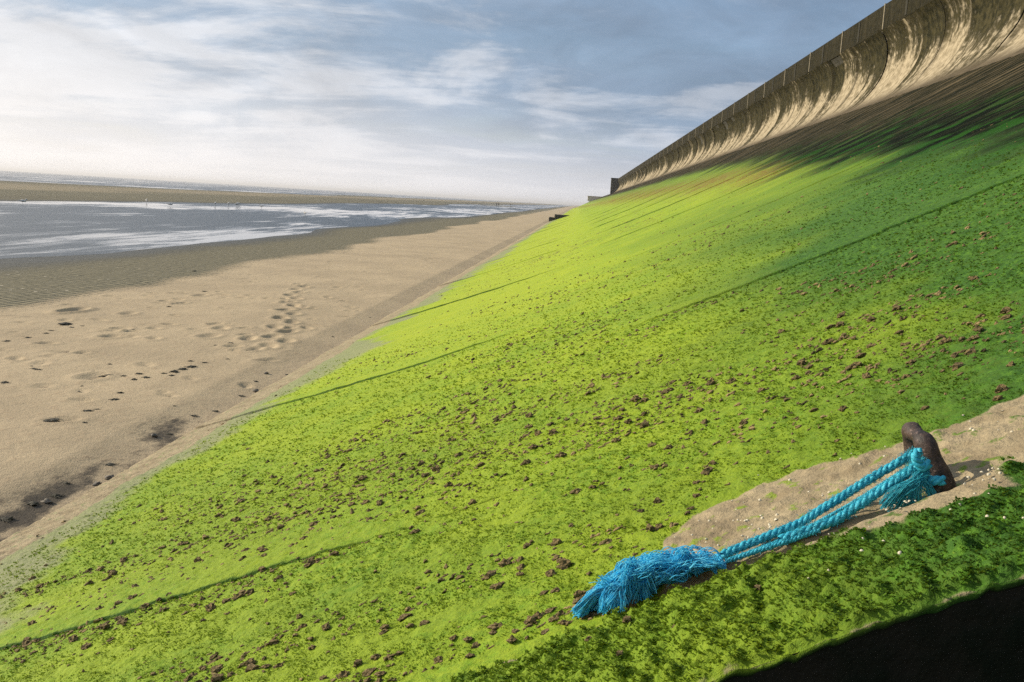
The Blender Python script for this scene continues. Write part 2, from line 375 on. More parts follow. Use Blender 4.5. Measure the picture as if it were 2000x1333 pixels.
def mat_rope(name, c1, c2, tr=0.0):
    m, t, b = new_mat(name)
    co = t.node('ShaderNodeTexCoord').outputs['Object']
    n = t.noise(co, 60, 4, 0.7)
    c = t.mix(t.ramp(n, 0.3, 0.7), c1, c2); t.put(b.inputs['Base Color'], c)
    b.inputs['Roughness'].default_value = 0.5; b.inputs['Specular IOR Level'].default_value = 0.35
    bump(t, b, t.noise(co, 260, 2), 0.7, 0.003)
    if tr:
        x = t.node('ShaderNodeBsdfTranslucent'); t.put(x.inputs[0], c); mx = t.node('ShaderNodeMixShader'); mx.inputs[0].default_value = tr
        t.l.new(b.outputs[0], mx.inputs[1]); t.l.new(x.outputs[0], mx.inputs[2]); t.l.new(mx.outputs[0], t.n['Material Output'].inputs[0])
    return m
M_ROPE = mat_rope('blue_rope', (0.014, 0.29, 0.43), (0.045, 0.44, 0.57))
M_FIBRE = mat_rope('blue_rope_fibre', (0.04, 0.62, 0.94), (0.24, 0.80, 0.98), 0.5)
M_TEALF = mat_rope('faded_rope_fibre', (0.02, 0.36, 0.50), (0.06, 0.50, 0.60), 0.3)

# ------------------------------------------------------------------ beach, flats, sea bed: one sheet
def scour(y):                                               # wet scoured stretches along the toe
    return np.clip(np.exp(-((y - 7.0) / 1.3) ** 2) + 0.8 * np.exp(-((y - 10.3) / 0.7) ** 2) + 0.35 * np.exp(-((y - 15.2) / 0.9) ** 2) + 0.3 * np.exp(-((y - 8.8) / 0.8) ** 2) + 0.3 * np.exp(-((y - 33) / 5) ** 2), 0, 1)
def ground_z(x, y):
    wob = (fbm(x * 0.02, y * 0.012, 31, 3) - 0.5) * 14 * sstep(-x, 10, 30)
    xs = x + wob + (fbm(x * 0.12, y * 0.07, 41, 3) - 0.5) * 2.6 * sstep(-x, 6, 12)
    kx = np.array([-20000, -400, -150, -132, -112, -75, -62, -54, -47, -38, -27, -20, -16.8, -13.5, -10.5, -7, -4.6, -4.0, -3.4, 60])
    kz = np.array([-14, -4.2, -2.86, -2.74, -2.52, -2.47, -2.56, -2.74, -2.87, -2.85, -2.84, -2.84, -2.795, -2.71, -2.645, -2.61, -2.615, -2.70, -2.76, -2.8])
    z = np.interp(xs, kx, kz)
    mid = sstep(-x, 15, 20) * (1 - sstep(-x, 46, 54))
    z = z + mid * (fbm(x * 0.09 + 5, y * 0.016, 51, 4) - 0.5) * 0.17
    far = sstep(-x, 100, 125)
    z = z + far * (fbm(x * 0.02, y * 0.006, 61, 3) - 0.5) * 0.5
    bar = np.exp(-((x + 39) / 22) ** 2 - ((y - 500) / 90) ** 2)
    z = np.maximum(z, -3.2 + bar * 0.48)
    near = (0.25 + 0.75 * sstep(-x, 4.2, 5.4)) * (1 - sstep(-x, 9, 15))
    z = z + near * ((fbm(x * 0.5, y * 0.35, 71, 4) - 0.5) * 0.055 + (fbm(x * 2.4, y * 1.6, 75, 3) - 0.5) * 0.016)
    toe = np.exp(-((x + 4.3) / 0.42) ** 2)
    z = z - toe * scour(y) * 0.035
    return z
dips = []                                                   # footprints and hollows (x, y, length, width, depth, angle)
def fp(px, py, L=0.28, W=0.12, D=0.035, a=None):
    g = on_ground(px, py); dips.append((g[0], g[1], L, W, D, random.uniform(-0.5, 0.5) if a is None else a))
for k in range(17):                                        # the double trail of steps
    u = k / 16.0; px = 590 - 50 * u + random.uniform(-4, 4) + (10 if k % 2 else -10) * (0.5 + u); py = 556 + 118 * u ** 1.25
    fp(px, py, 0.34, 0.17, 0.05)
for px, py in [(555, 584), (572, 596), (588, 601), (545, 622), (560, 641), (478, 652), (484, 660), (430, 640), (408, 655), (455, 675), (500, 680),
               (300, 640), (330, 632), (236, 640), (218, 655), (420, 632), (640, 580), (660, 560), (320, 585), (390, 575), (350, 590), (250, 610), (700, 560),
               (30, 700), (160, 690), (90, 670), (300, 660), (180, 735), (480, 745), (520, 700), (600, 640)]:
    fp(px, py, random.uniform(0.2, 0.4), random.uniform(0.10, 0.2), random.uniform(0.025, 0.05))
fp(142, 604, 0.55, 0.24, 0.09, 0.1)                         # the round pit
for k in range(150):
    x = random.uniform(-10.5, -4.6); y = random.choice([random.uniform(8, 24), random.uniform(20, 46)])
    dips.append((x, y, random.uniform(0.12, 0.3), random.uniform(0.08, 0.16), random.uniform(0.01, 0.032), random.uniform(-1.5, 1.5)))
def build_ground():
    xs = np.concatenate([-np.geomspace(9000, 60, 40), np.linspace(-58, -18, 56), np.linspace(-17.4, -10.6, 36), np.linspace(-10.5, -3.6, 140), [-3.0, -1, 4, 14, 60]])
    ys = np.concatenate([[-400, -60, -12, 0, 3], np.linspace(4.5, 24, 330), np.geomspace(24.08, 120, 260), np.geomspace(122, 9000, 160)])
    X, Y = np.meshgrid(xs, ys, indexing='ij'); Z = ground_z(X, Y); mud_dips = np.zeros_like(X)
    for (x, y, L, W, D, a) in dips:
        i0, i1 = np.searchsorted(xs, [x - 2 * L, x + 2 * L]); j0, j1 = np.searchsorted(ys, [y - 2 * L, y + 2 * L])
        xx = X[i0:i1, j0:j1] - x; yy = Y[i0:i1, j0:j1] - y
        p = xx * math.sin(a) + yy * math.cos(a); q = xx * math.cos(a) - yy * math.sin(a)
        r2 = (p / (L * 0.55)) ** 2 + (q / (W * 0.6)) ** 2
        Z[i0:i1, j0:j1] += -D * np.exp(-r2) + D * 0.45 * np.exp(-((np.sqrt(r2) - 1.7) / 0.45) ** 2)
        mud_dips[i0:i1, j0:j1] = np.maximum(mud_dips[i0:i1, j0:j1], (0.85 if D > 0.08 else 0.55) * np.exp(-r2))  # each dip also coloured darker towards its middle
    toe = np.exp(-((X + 4.12) / 0.50) ** 2) * scour(Y)
    toe *= 0.35 + 0.65 * sstep(fbm(X * 3, Y * 1.2, 83, 4), 0.32, 0.6)
    mud_dips = np.maximum(mud_dips, np.clip(toe * 1.25, 0, 1))
    damp = sstep(-X + (fbm(X * 0.25, Y * 0.12, 91, 4) - 0.5) * 3.5, 9.6, 12.2)
    Dm = sstep(fbm(X * 0.06, Y * 0.02, 97, 4), 0.42, 0.6)
    mud_dips = np.maximum(mud_dips, 0.5 * Dm * sstep(-X, 50, 58))
    damp *= 1 - 0.45 * sstep(-X + (fbm(X * 0.05, Y * 0.02, 93, 3) - 0.5) * 20, 66, 80) * (1 - sstep(-X, 110, 125))
    V = np.stack([X, Y, Z], -1).reshape(-1, 3)
    zone = np.stack([mud_dips, damp, 0 * X, 0 * X + 1], -1).reshape(-1, 4)
    o = make('sand_beach', V, grid_faces(len(xs), len(ys)), M_SAND, None, {'zone': zone})
    tag(o, 'tan beach sand with footprints running along the toe of the slope', 'beach', kind='structure')
build_ground()
wx = np.array([-12000, -3000, -600, -200, -100, -50, -25, -12, -6]); wy = np.array([-800, -50, 10, 60, 200, 600, 2000, 12000])
WX, WY = np.meshgrid(wx, wy, indexing='ij')
tag(make('sea_water', np.stack([WX, WY, WX * 0 + SEA], -1).reshape(-1, 3), grid_faces(len(wx), len(wy)), M_WATER),
    'grey blue shallow water in the channel and out to the horizon', 'water', kind='structure')

# ------------------------------------------------------------------ revetment slabs
KN, KF = 1.98, 2.50                                        # stair kerb, near and far edge (y)
def kerb_far(x): return np.interp(x, [-4, -0.3, 0.1, 0.7, 1.2, 4], [2.34, 2.36, 2.43, 2.49, 2.53, 2.55])
def patch_edge(x): return np.interp(x, [0.0, 0.25, 0.33, 0.5, 0.75, 1.0, 1.39, 1.8, 3], [2.2, 2.45, 2.92, 3.06, 3.14, 3.02, 3.07, 3.15, 3.2])
def zone_at(x, y):
    w = (fbm(x * 1.2, y * 0.9, 101, 4) - 0.5); w2 = (fbm(x * 6, y * 6, 105, 3) - 0.5)
    # bare: sandy toe, and the rubbed patch round the ring
    toe_w = -3.72 + 0.40 * sstep(fbm(y * 0.22, y * 0 + 7.7, 107, 2), 0.35, 0.7)
    bare = 1 - sstep(x + w * 0.30 + w2 * 0.10, -3.64, -3.46)
    edge = patch_edge(x) + w2 * 0.16 + w * 0.10
    p = (1 - sstep(y, edge - 0.05, edge + 0.05)) * (y > 2.2) * sstep(x + w2 * 0.1, 0.24, 0.34)
    kb = (y < kerb_far(x) + 0.01)
    strip = sstep(y + w2 * 0.16, 2.37, 2.42) * sstep(x, 0.38, 0.55) * (1 - sstep(x + w * 0.4, 1.02, 1.2)) * sstep(w2 + 0.5, 0.2, 0.45)
    lip = sstep(y, kerb_far(x) - 0.03, kerb_far(x) - 0.012) * sstep(x, -0.3, 0.0)
    near_edge = (1 - sstep(y + w2 * 0.07, KN + 0.005, KN + 0.03)) * (0.48 + 0.4 * sstep(w2 + w + 0.5, 0.35, 0.65))
    p = np.where(kb, np.maximum(np.maximum(strip, lip * 0.8), near_edge), p)
    bare = np.maximum(bare, p)
    deep = sstep(x + w * 1.1, 0.15, 3.1) * np.clip(1.32 - y / 19.0, 0, 1) + np.where(kb, 0.24 + sstep(x, 0.2, 1.3) * 0.48, 0)  # algae zones, with view-angle shading painted in as darker green near right
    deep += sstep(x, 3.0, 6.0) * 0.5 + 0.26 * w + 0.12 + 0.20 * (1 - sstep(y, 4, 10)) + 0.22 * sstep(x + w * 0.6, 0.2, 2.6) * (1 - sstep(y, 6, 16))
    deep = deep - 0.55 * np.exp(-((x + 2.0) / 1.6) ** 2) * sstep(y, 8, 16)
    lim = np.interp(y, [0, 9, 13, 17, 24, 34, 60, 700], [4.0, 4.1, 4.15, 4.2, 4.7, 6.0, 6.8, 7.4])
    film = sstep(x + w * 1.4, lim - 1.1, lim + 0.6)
    red = np.exp(-((x - 4.6 + (y - 30) * 0.01) / 1.1) ** 2) * sstep(y, 17, 24) + 0.5 * np.exp(-((x - 5.5) / 1.0) ** 2) * sstep(y, 60, 90)
    return np.stack([np.clip(bare, 0, 1), np.clip(deep, 0, 1), np.clip(film, 0, 1), np.clip(red, 0, 1)], -1)
def grey_at(x, y):
    w = (fbm(x * 1.2, y * 0.9, 101, 4) - 0.5); tw = -3.45 + 0.62 * sstep(fbm(y * 0.22, y * 0 + 7.7, 107, 2), 0.30, 0.7) * (1 - 0.5 * sstep(y, 8, 20))
    return 1 - sstep(x + w * 1.3, tw - 0.25, tw + 0.75)
def rough_at(x, y, amp=1.0):
    return amp * ((fbm(x * 32, y * 32, 121, 2, 0.6) - 0.5) * 0.021 * (1 - sstep(y, 6, 16)) + (fbm(x * 9, y * 9, 123, 3, 0.6) - 0.5) * 0.016 + (fbm(x * 1.3, y * 1.3, 125, 3) - 0.5) * 0.03)

revet = empty('revetment', (0, 6, -2.6)); RO = np.array([0, 6, -2.6])
tag(revet, 'sloping concrete revetment coated in bright green algae below the sea wall', 'revetment', kind='structure')
def slab(x0, x1, ya, yb, vis=(-9, 9)):
    """one cast slab; its edges roll down into the joints"""
    ym = max(ya, 2.6); dx = np.clip(0.0042 * ym, 0.0105, 0.5); dy = np.clip(0.0055 * ym, 0.012, 2.5)
    lim = 0.62 * yb + 0.6
    def axis(a, b, d): return np.linspace(a, b, max(int((b - a) / d), 2) + 1)
    lo, hi = max(x0, -lim), min(x1, lim); xs = axis(lo, hi, dx)
    if lo > x0 + 0.1: xs = np.concatenate([axis(x0, lo, 0.3)[:-1], xs])
    if hi < x1 - 0.1: xs = np.concatenate([xs, axis(hi, x1, 0.3)[1:]])
    if x0 < -3: xs = np.concatenate([[x0, x0, x0 + 0.012], xs[xs > x0 + 0.02]])
    g = 0.003 if ya > 3 else 0.01
    ys = np.concatenate([[ya + g, ya + g], axis(ya + g + 0.012, yb - g - 0.012, dy), [yb - g, yb - g]])
    X, Y = np.meshgrid(xs, ys, indexing='ij'); X = X.copy(); Y = Y.copy()
    Z = prof(X) + rough_at(X, Y)
    fade = 0.25 + 0.75 * sstep(fbm(X * 0.45, X * 0 + ya * 3.3, 211, 2), 0.30, 0.55)
    fade = fade * (0.75 + 0.5 * (fbm(X * 5, X * 0 + ya, 213, 3) - 0.5))
    if abs(ya - 4.0) < .01: fade = 1 - sstep(X, -0.95, -0.45)
    if abs(ya - 15.3) < 1: fade = fade * 0.3 * sstep(X, 1.5, 3)
    fade = fade * (1 - sstep(X, -1.5, XM - 0.15) if x1 < 1 else sstep(X, XM + 0.1, XM + 0.9))
    if x1 > 1: fade = fade * (1 - 0.8 * sstep(X, 4.0, 6.0))
    stp = 0 if ya < 3 else (0.013 + 0.0016 * min(ya, 16))
    Z += stp * fade * np.exp(-(Y - ya) / 0.35)
    e = np.minimum(Y - ya, yb - Y)
    Z -= (0.012 * np.exp(-(e / 0.02) ** 2)) * fade
    Z[:, 0] -= 0.10; Z[:, -1] -= 0.10
    if x0 < -3:
        Z[1] -= 0.012; Z[0] -= 0.22
        X[:2] += (fbm(Y[:2] * 0.7, Y[:2] * 0 + 3.3, 221, 3) - 0.5) * 0.09; X[2] += (fbm(Y[2] * 0.7, Y[2] * 0 + 3.3, 221, 3) - 0.5) * 0.09
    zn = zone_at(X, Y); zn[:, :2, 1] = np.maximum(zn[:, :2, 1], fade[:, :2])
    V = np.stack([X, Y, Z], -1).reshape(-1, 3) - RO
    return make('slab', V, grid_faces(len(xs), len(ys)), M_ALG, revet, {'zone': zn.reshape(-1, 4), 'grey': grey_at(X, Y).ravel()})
XT, XM, XW = -3.96, 0.15, 9.0
lowj = [2.38, 4.0, 10.3, 19.5, 29.5, 39.5, 51, 63, 77, 92, 110, 130, 155, 185, 220, 262, 320, 400, 500, 640]
uppj = [2.56, 7.75, 15.3, 22.9, 30.5, 38, 45.5, 54, 63, 74, 88, 104, 124, 150, 180, 220, 262, 320, 400, 500, 640]
for a, b_ in zip(lowj[:-1], lowj[1:]): slab(XT, XM, a, b_)
for a, b_ in zip(uppj[:-1], uppj[1:]): slab(XM, XW, a, b_)
slab(XT, XW, -14, -0.75)
bx_ = np.linspace(XT + 0.25, XW, 30); by_ = np.array([2.2, 20, 120, 640])
BX, BY = np.meshgrid(bx_, by_, indexing='ij')
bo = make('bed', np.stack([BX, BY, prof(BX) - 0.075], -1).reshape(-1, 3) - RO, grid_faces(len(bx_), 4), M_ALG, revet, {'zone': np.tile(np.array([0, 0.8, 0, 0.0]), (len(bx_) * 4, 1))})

# stair recess: kerb, steps, side wall behind the camera
stair = empty('stair_flight', (0, 1.0, -2.6)); SO = np.array([0, 1.0, -2.6])
tag(stair, 'steps sunk into the revetment behind a mossy green kerb', 'stairs', kind='structure')
def kerb_h(x): return np.interp(x, [-4.5, -0.45, 0.05, 0.35, 0.9, 9], [-0.004, 0.0, 0.022, 0.036, 0.046, 0.05])
def build_kerb():
    xs = np.concatenate([np.linspace(XT, -0.9, 60), np.linspace(-0.89, 1.9, 330), np.linspace(1.95, XW, 60)])
    vs = np.concatenate([[0, 0], np.linspace(0.004, 0.996, 70), [1, 1]])
    X, Vv = np.meshgrid(xs, vs, indexing='ij')
    nr = KN + (fbm(X * 4, X * 0 + 1.1, 131, 4) - 0.5) * 0.026; fr = kerb_far(X) + (fbm(X * 5, X * 0 + 4.1, 133, 3) - 0.5) * 0.018
    Y = nr + (fr - nr) * Vv
    zn = zone_at(X, Y); zn[:, 0] = (0, 1, 1, 0); moss = 1 - zn[..., 0]  # near drop coloured dark to carry the shade of the recess
    Z = prof(X) + kerb_h(X) + rough_at(X, Y, 0.6) + moss * ((fbm(X * 26, Y * 26, 137, 2, 0.5) - 0.5) * 0.056)
    e = np.minimum(Y - nr, fr - Y); Z -= 0.022 * np.exp(-(e / 0.016) ** 2)
    Z[:, 0] = Z[:, 1] - 0.018; Z[:, -1] = prof(X[:, -1]) - 0.10
    V = np.stack([X, Y, Z], -1).reshape(-1, 3) - SO
    make('kerb', V, grid_faces(len(xs), len(vs)), M_ALG, stair, {'zone': zn.reshape(-1, 4)})
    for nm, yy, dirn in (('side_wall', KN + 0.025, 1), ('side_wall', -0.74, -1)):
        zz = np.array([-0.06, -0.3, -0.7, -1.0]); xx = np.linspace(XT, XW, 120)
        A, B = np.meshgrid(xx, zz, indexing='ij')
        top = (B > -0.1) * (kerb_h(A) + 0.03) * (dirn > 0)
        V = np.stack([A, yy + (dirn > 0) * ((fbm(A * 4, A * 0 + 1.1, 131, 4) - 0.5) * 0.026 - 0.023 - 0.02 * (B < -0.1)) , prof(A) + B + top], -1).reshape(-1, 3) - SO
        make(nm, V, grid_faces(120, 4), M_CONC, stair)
    n = 38
    for k in range(n):
        x = XT + (XW - XT) * (k + 0.5) / n; w = (XW - XT) / n
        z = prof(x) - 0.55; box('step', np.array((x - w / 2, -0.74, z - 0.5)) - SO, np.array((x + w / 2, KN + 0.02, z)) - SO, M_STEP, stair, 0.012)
build_kerb()

# ------------------------------------------------------------------ wave-return sea wall
WP = np.array([(9.0, prof(9.0)), (9.38, 3.94), (9.68, 4.20), (9.96, 4.54), (10.20, 4.96), (10.33, 5.42), (10.34, 5.88), (10.22, 6.30), (10.0, 6.57)])
def build_wall():
    root = empty('sea_wall', (10, 140, 4)); O = np.array([10, 140, 4.0])
    tag(root, 'tall curved concrete sea wall with stained wave return face above the slope', 'sea wall')
    cur = spline(WP, 26); seg = np.concatenate([[0], np.cumsum(np.linalg.norm(np.diff(cur, axis=0), axis=1))])
    back = np.array([(10.9, 6.57), (10.9, 3.6), (9.0, 3.5)])
    par = np.array([(10.02, 6.572), (10.03, 7.40), (10.06, 7.45), (10.42, 7.45), (10.42, 6.572)])
    y = 36 - 5.5 * 4
    def panel(name, sec, ss, y0, y1, mat, relief=True, ny=27):
        g = 0.012; ys = np.concatenate([[y0 + g], np.linspace(y0 + g + 0.02, y1 - g - 0.02, ny), [y1 - g]])
        S = np.concatenate([sec, sec[:1]]) if name != 'curved_face' else sec
        sv = np.concatenate([ss, [0]]) if name != 'curved_face' else ss
        Xp = np.repeat(S[None, :, 0], len(ys), 0).copy(); Zp = np.repeat(S[None, :, 1], len(ys), 0).copy(); Yp = np.repeat(ys[:, None], len(S), 1)
        if relief:                                          # boards of the formwork and the worn edges
            t = (ys - y0) / (y1 - y0) * 3 + 0.12 * np.sin(y0); fr = t - np.floor(t)
            st = (_hash(np.floor(t) + int(y0), np.zeros_like(t), 5) - 0.5) * 0.12 - 0.06 * np.exp(-(np.minimum(fr, 1 - fr) / 0.07) ** 2)
            edge = np.minimum(ys - y0, y1 - ys); st = st - 0.05 * np.exp(-(edge / 0.05) ** 2)
            seam = np.exp(-(np.minimum(fr, 1 - fr) / 0.022) ** 2) * (_hash(np.floor(t + 0.5) + int(y0), np.zeros_like(t), 15) > 0.35); bay = _hash(np.floor(t) + int(y0), np.zeros_like(t), 9); amp = sstep(sv, 0.5, 1.2)
            Xp -= st[:, None] * amp[None] * -1.0
        sh = int(rng.integers(0, 50))
        V = np.stack([Xp, Yp, Zp], -1).reshape(-1, 3) - O
        pv = np.stack([Yp + sh * 0, np.repeat(sv[None], len(ys), 0), np.repeat((bay if relief else 0 * ys)[:, None], len(S), 1)], -1).reshape(-1, 3)
        fl = [grid_faces(len(ys), len(S))]
        if name == 'parapet':
            n = len(sec); fl.append(np.array([[0, 1, 2, 3], [0, 3, 4, 4]])[:1]); k = (len(ys) - 1) * len(S); fl.append(np.array([[k + 3, k + 2, k + 1, k]]))
        make(name, V, fl, mat, root, {'prof': pv, 'seam': np.repeat((seam if relief else 0 * ys)[:, None], len(S), 1).ravel()})
    while y < 258:
        y1 = y + 5.5
        panel('curved_face', cur, seg, y, y1, M_WALL, True, 90 if y < 70 else (40 if y < 130 else 16))
        panel('parapet', par, np.array([0, .83, .9, 1.2, 1.9]), y, y1, M_PARA, False, 3)
        if y > 20: box('joint_strip', np.array((9.985, y1 - 0.035, 6.50)) - O, np.array((10.06, y1 + 0.035, 7.44)) - O, M_SEAL, root, 0.01)
        # dark upright bar midway along each parapet panel
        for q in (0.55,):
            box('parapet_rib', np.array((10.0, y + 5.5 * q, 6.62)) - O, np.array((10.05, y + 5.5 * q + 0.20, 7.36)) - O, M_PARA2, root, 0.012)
        y = y1
    core = np.vstack([cur + np.array([0.06, -0.02]), [(10.42, 6.56)], back]); ys = np.array([14.0, 262.0 - 0.5])
    n = len(core); V = np.array([(p[0], yy, p[1]) for yy in ys for p in core]) - O
    Q = np.array([[i, (i + 1) % n, n + (i + 1) % n, n + i] for i in range(n)])
    o = make('wall_core', V, Q, M_DARKC, root, smooth=False)
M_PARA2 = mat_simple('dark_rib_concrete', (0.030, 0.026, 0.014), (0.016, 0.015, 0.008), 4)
build_wall()
# block closing the far end of the wall, promenade behind
bt = empty('wall_buttress', (9, 263, 3)); tag(bt, 'dark square buttress closing the far end of the sea wall', 'buttress')
box('block', (-0.75, -1.2, 0.1), (2.4, 1.2, 4.35), M_DARKC, bt, 0.06); box('cap', (-0.85, -1.3, 4.352), (2.5, 1.3, 4.5), M_DARKC, bt, 0.04)
tag(make('promenade', np.array([(10.7, -40, 6.3), (80, -40, 6.3), (80, 262, 6.3), (10.7, 262, 6.3)]), np.array([[0, 1, 2, 3]]), M_TURF), 'flat promenade paving behind the parapet of the sea wall', 'promenade', kind='structure')
tag(make('embankment', np.array([(8.95, 262, prof(9) - .02), (9.4, 262, prof(9) + .1), (80, 262, prof(9) + .1), (80, 900, prof(9) + .1), (9.4, 900, prof(9) + .1), (8.95, 900, prof(9) - .02)]), [np.array([[0, 1, 4, 5], [1, 2, 3, 4]])], M_TURF, smooth=False), 'bare crest of the bank beyond the end of the sea wall', 'bank', kind='structure')
fb = empty('far_sea_wall', (8, 560, 3)); tag(fb, 'small pale sunlit wall standing on the crest far beyond the buttress', 'wall')
box('wall_body', (-2.6, 0, -0.3), (5.5, 6, 2.1), M_PALE, fb, 0.05); box('coping', (-2.8, -0.2, 2.102), (5.7, 6.2, 2.45), M_PALE, fb, 0.05)

# ------------------------------------------------------------------ timber at the toe
gp = on_ground(1078, 433)
gr = empty('timber_groyne', tuple(gp)); tag(gr, 'broken black timber groyne lying across the toe of the slope', 'groyne')
box('post', (-0.45, -0.25, -0.4), (0.35, 0.3, 0.62), M_WOOD, gr, 0.04, 0.05); box('post', (0.42, -0.2, -0.4), (1.0, 0.35, 0.95), M_WOOD, gr, 0.04, 0.06)
box('post', (1.15, -0.2, -0.4), (1.5, 0.2, 0.80), M_WOOD, gr, 0.04, 0.05); box('beam', (0.3, -0.12, 0.55), (3.0, 0.28, 1.05), M_WOOD, gr, 0.05, 0.07)
box('beam', (-0.5, 0.32, 0.2), (1.6, 0.6, 0.5), M_WOOD, gr, 0.05, 0.05)

# ------------------------------------------------------------------ mooring ring and blue rope
def build_ring():
    fa = at_y(1776, 845, 2.74); ne = at_y(1812, 874, 2.60)
    nrmv = np.array([-0.42, 0, 0.91])
    def foot(p, l): q = p - nrmv * l; return q
    root = empty('mooring_ring', tuple(foot(ne, 0.22))); O = np.array(root.location)
    tag(root, 'rusty iron mooring hoop standing on the slope with blue rope through it', 'mooring ring')
    mid = (fa + ne) / 2 + nrmv * 0.014
    path = spline([foot(fa, 0.26), foot(fa, 0.15), foot(fa, 0.05), fa * 0.75 + mid * 0.25 + nrmv * 0.004, mid, ne * 0.75 + mid * 0.25 + nrmv * 0.004, foot(ne, 0.05), foot(ne, 0.15), foot(ne, 0.28)], 60)
    s = np.linspace(0, 1, 60); r = 0.025 + 0.004 * np.sin(s * 9) + 0.003 * np.sin(s * 31 + 1) + 0.004 * sstep(s, 0.5, 0.7)
    V, Q = tube(path, r, 16); V = V + (fbm(V[:, 0] * 60 + V[:, 2] * 40, V[:, 1] * 60, 151, 3)[:, None] - 0.5) * 0.006
    make('hoop', V - O, Q, M_IRON, root)
    return fa, ne, O
FA, NE, RINGO = build_ring()

def twisted(path, R, pitch, n=3, sides=8, phase=0.0):
    P = np.asarray(path); T, A, B = frames(P)
    L = np.concatenate([[0], np.cumsum(np.linalg.norm(np.diff(P, axis=0), axis=1))]); out = []
    for k in range(n):
        a = 2 * np.pi * (L / pitch + k / n) + phase
        rr = 0.52 * np.broadcast_to(R, (len(P),))
        out.append(tube(P + rr[:, None] * (np.cos(a)[:, None] * A + np.sin(a)[:, None] * B), rr * 1.06, sides))
    return joinVQ(out)
def floor_z(x, y):
    z = prof(x) + 0.004
    return np.where(y < kerb_far(x) + 0.02, z + kerb_h(x) + 0.008, z)
def fibres(curves, r, keep=True):
    """curves (n,k,3) -> thin 3-sided tubes"""
    n, k, _ = curves.shape; Pp = curves.copy()
    Pp[..., 2] = np.maximum(Pp[..., 2], floor_z(Pp[..., 0], Pp[..., 1]))
    T = np.gradient(Pp, axis=1); T /= np.linalg.norm(T, axis=2, keepdims=True) + 1e-9
    A = np.cross(T, np.array([0.2, 0.9, 0.35])); A /= np.linalg.norm(A, axis=2, keepdims=True) + 1e-9; B = np.cross(A, T)
    th = np.array([0, 2.1, 4.2]); rr = np.asarray(r).reshape(-1, 1, 1, 1) if np.ndim(r) else r
    V = Pp[:, :, None] + rr * (np.cos(th)[None, None, :, None] * A[:, :, None] + np.sin(th)[None, None, :, None] * B[:, :, None])
    base = (np.arange(n)[:, None, None] * k + np.arange(k - 1)[None, :, None]) * 3; j = np.arange(3)[None, None]; jn = (j + 1) % 3
    Q = np.stack([base + j, base + jn, base + 3 + jn, base + 3 + j], -1).reshape(-1, 4)
    return V.reshape(-1, 3), Q
def lock(guide, n, spread, curl, k=14):
    """a lock of fibres round a guide curve"""
    G = spline(guide, k); t = np.linspace(0, 1, k)[None, :, None]
    o = rng.normal(size=(n, 1, 3)) * spread * (0.35 + 1.0 * t) + rng.normal(size=(n, 1, 3)) * spread * 0.4
    ph = rng.uniform(0, 6.28, (n, 1, 3)); fq = rng.uniform(3, 9, (n, 1, 3)); am = rng.uniform(0.2, 1, (n, 1, 1)) * curl
    return G[None] + o + am * np.sin(fq * t * 2 + ph) * (0.3 + t)
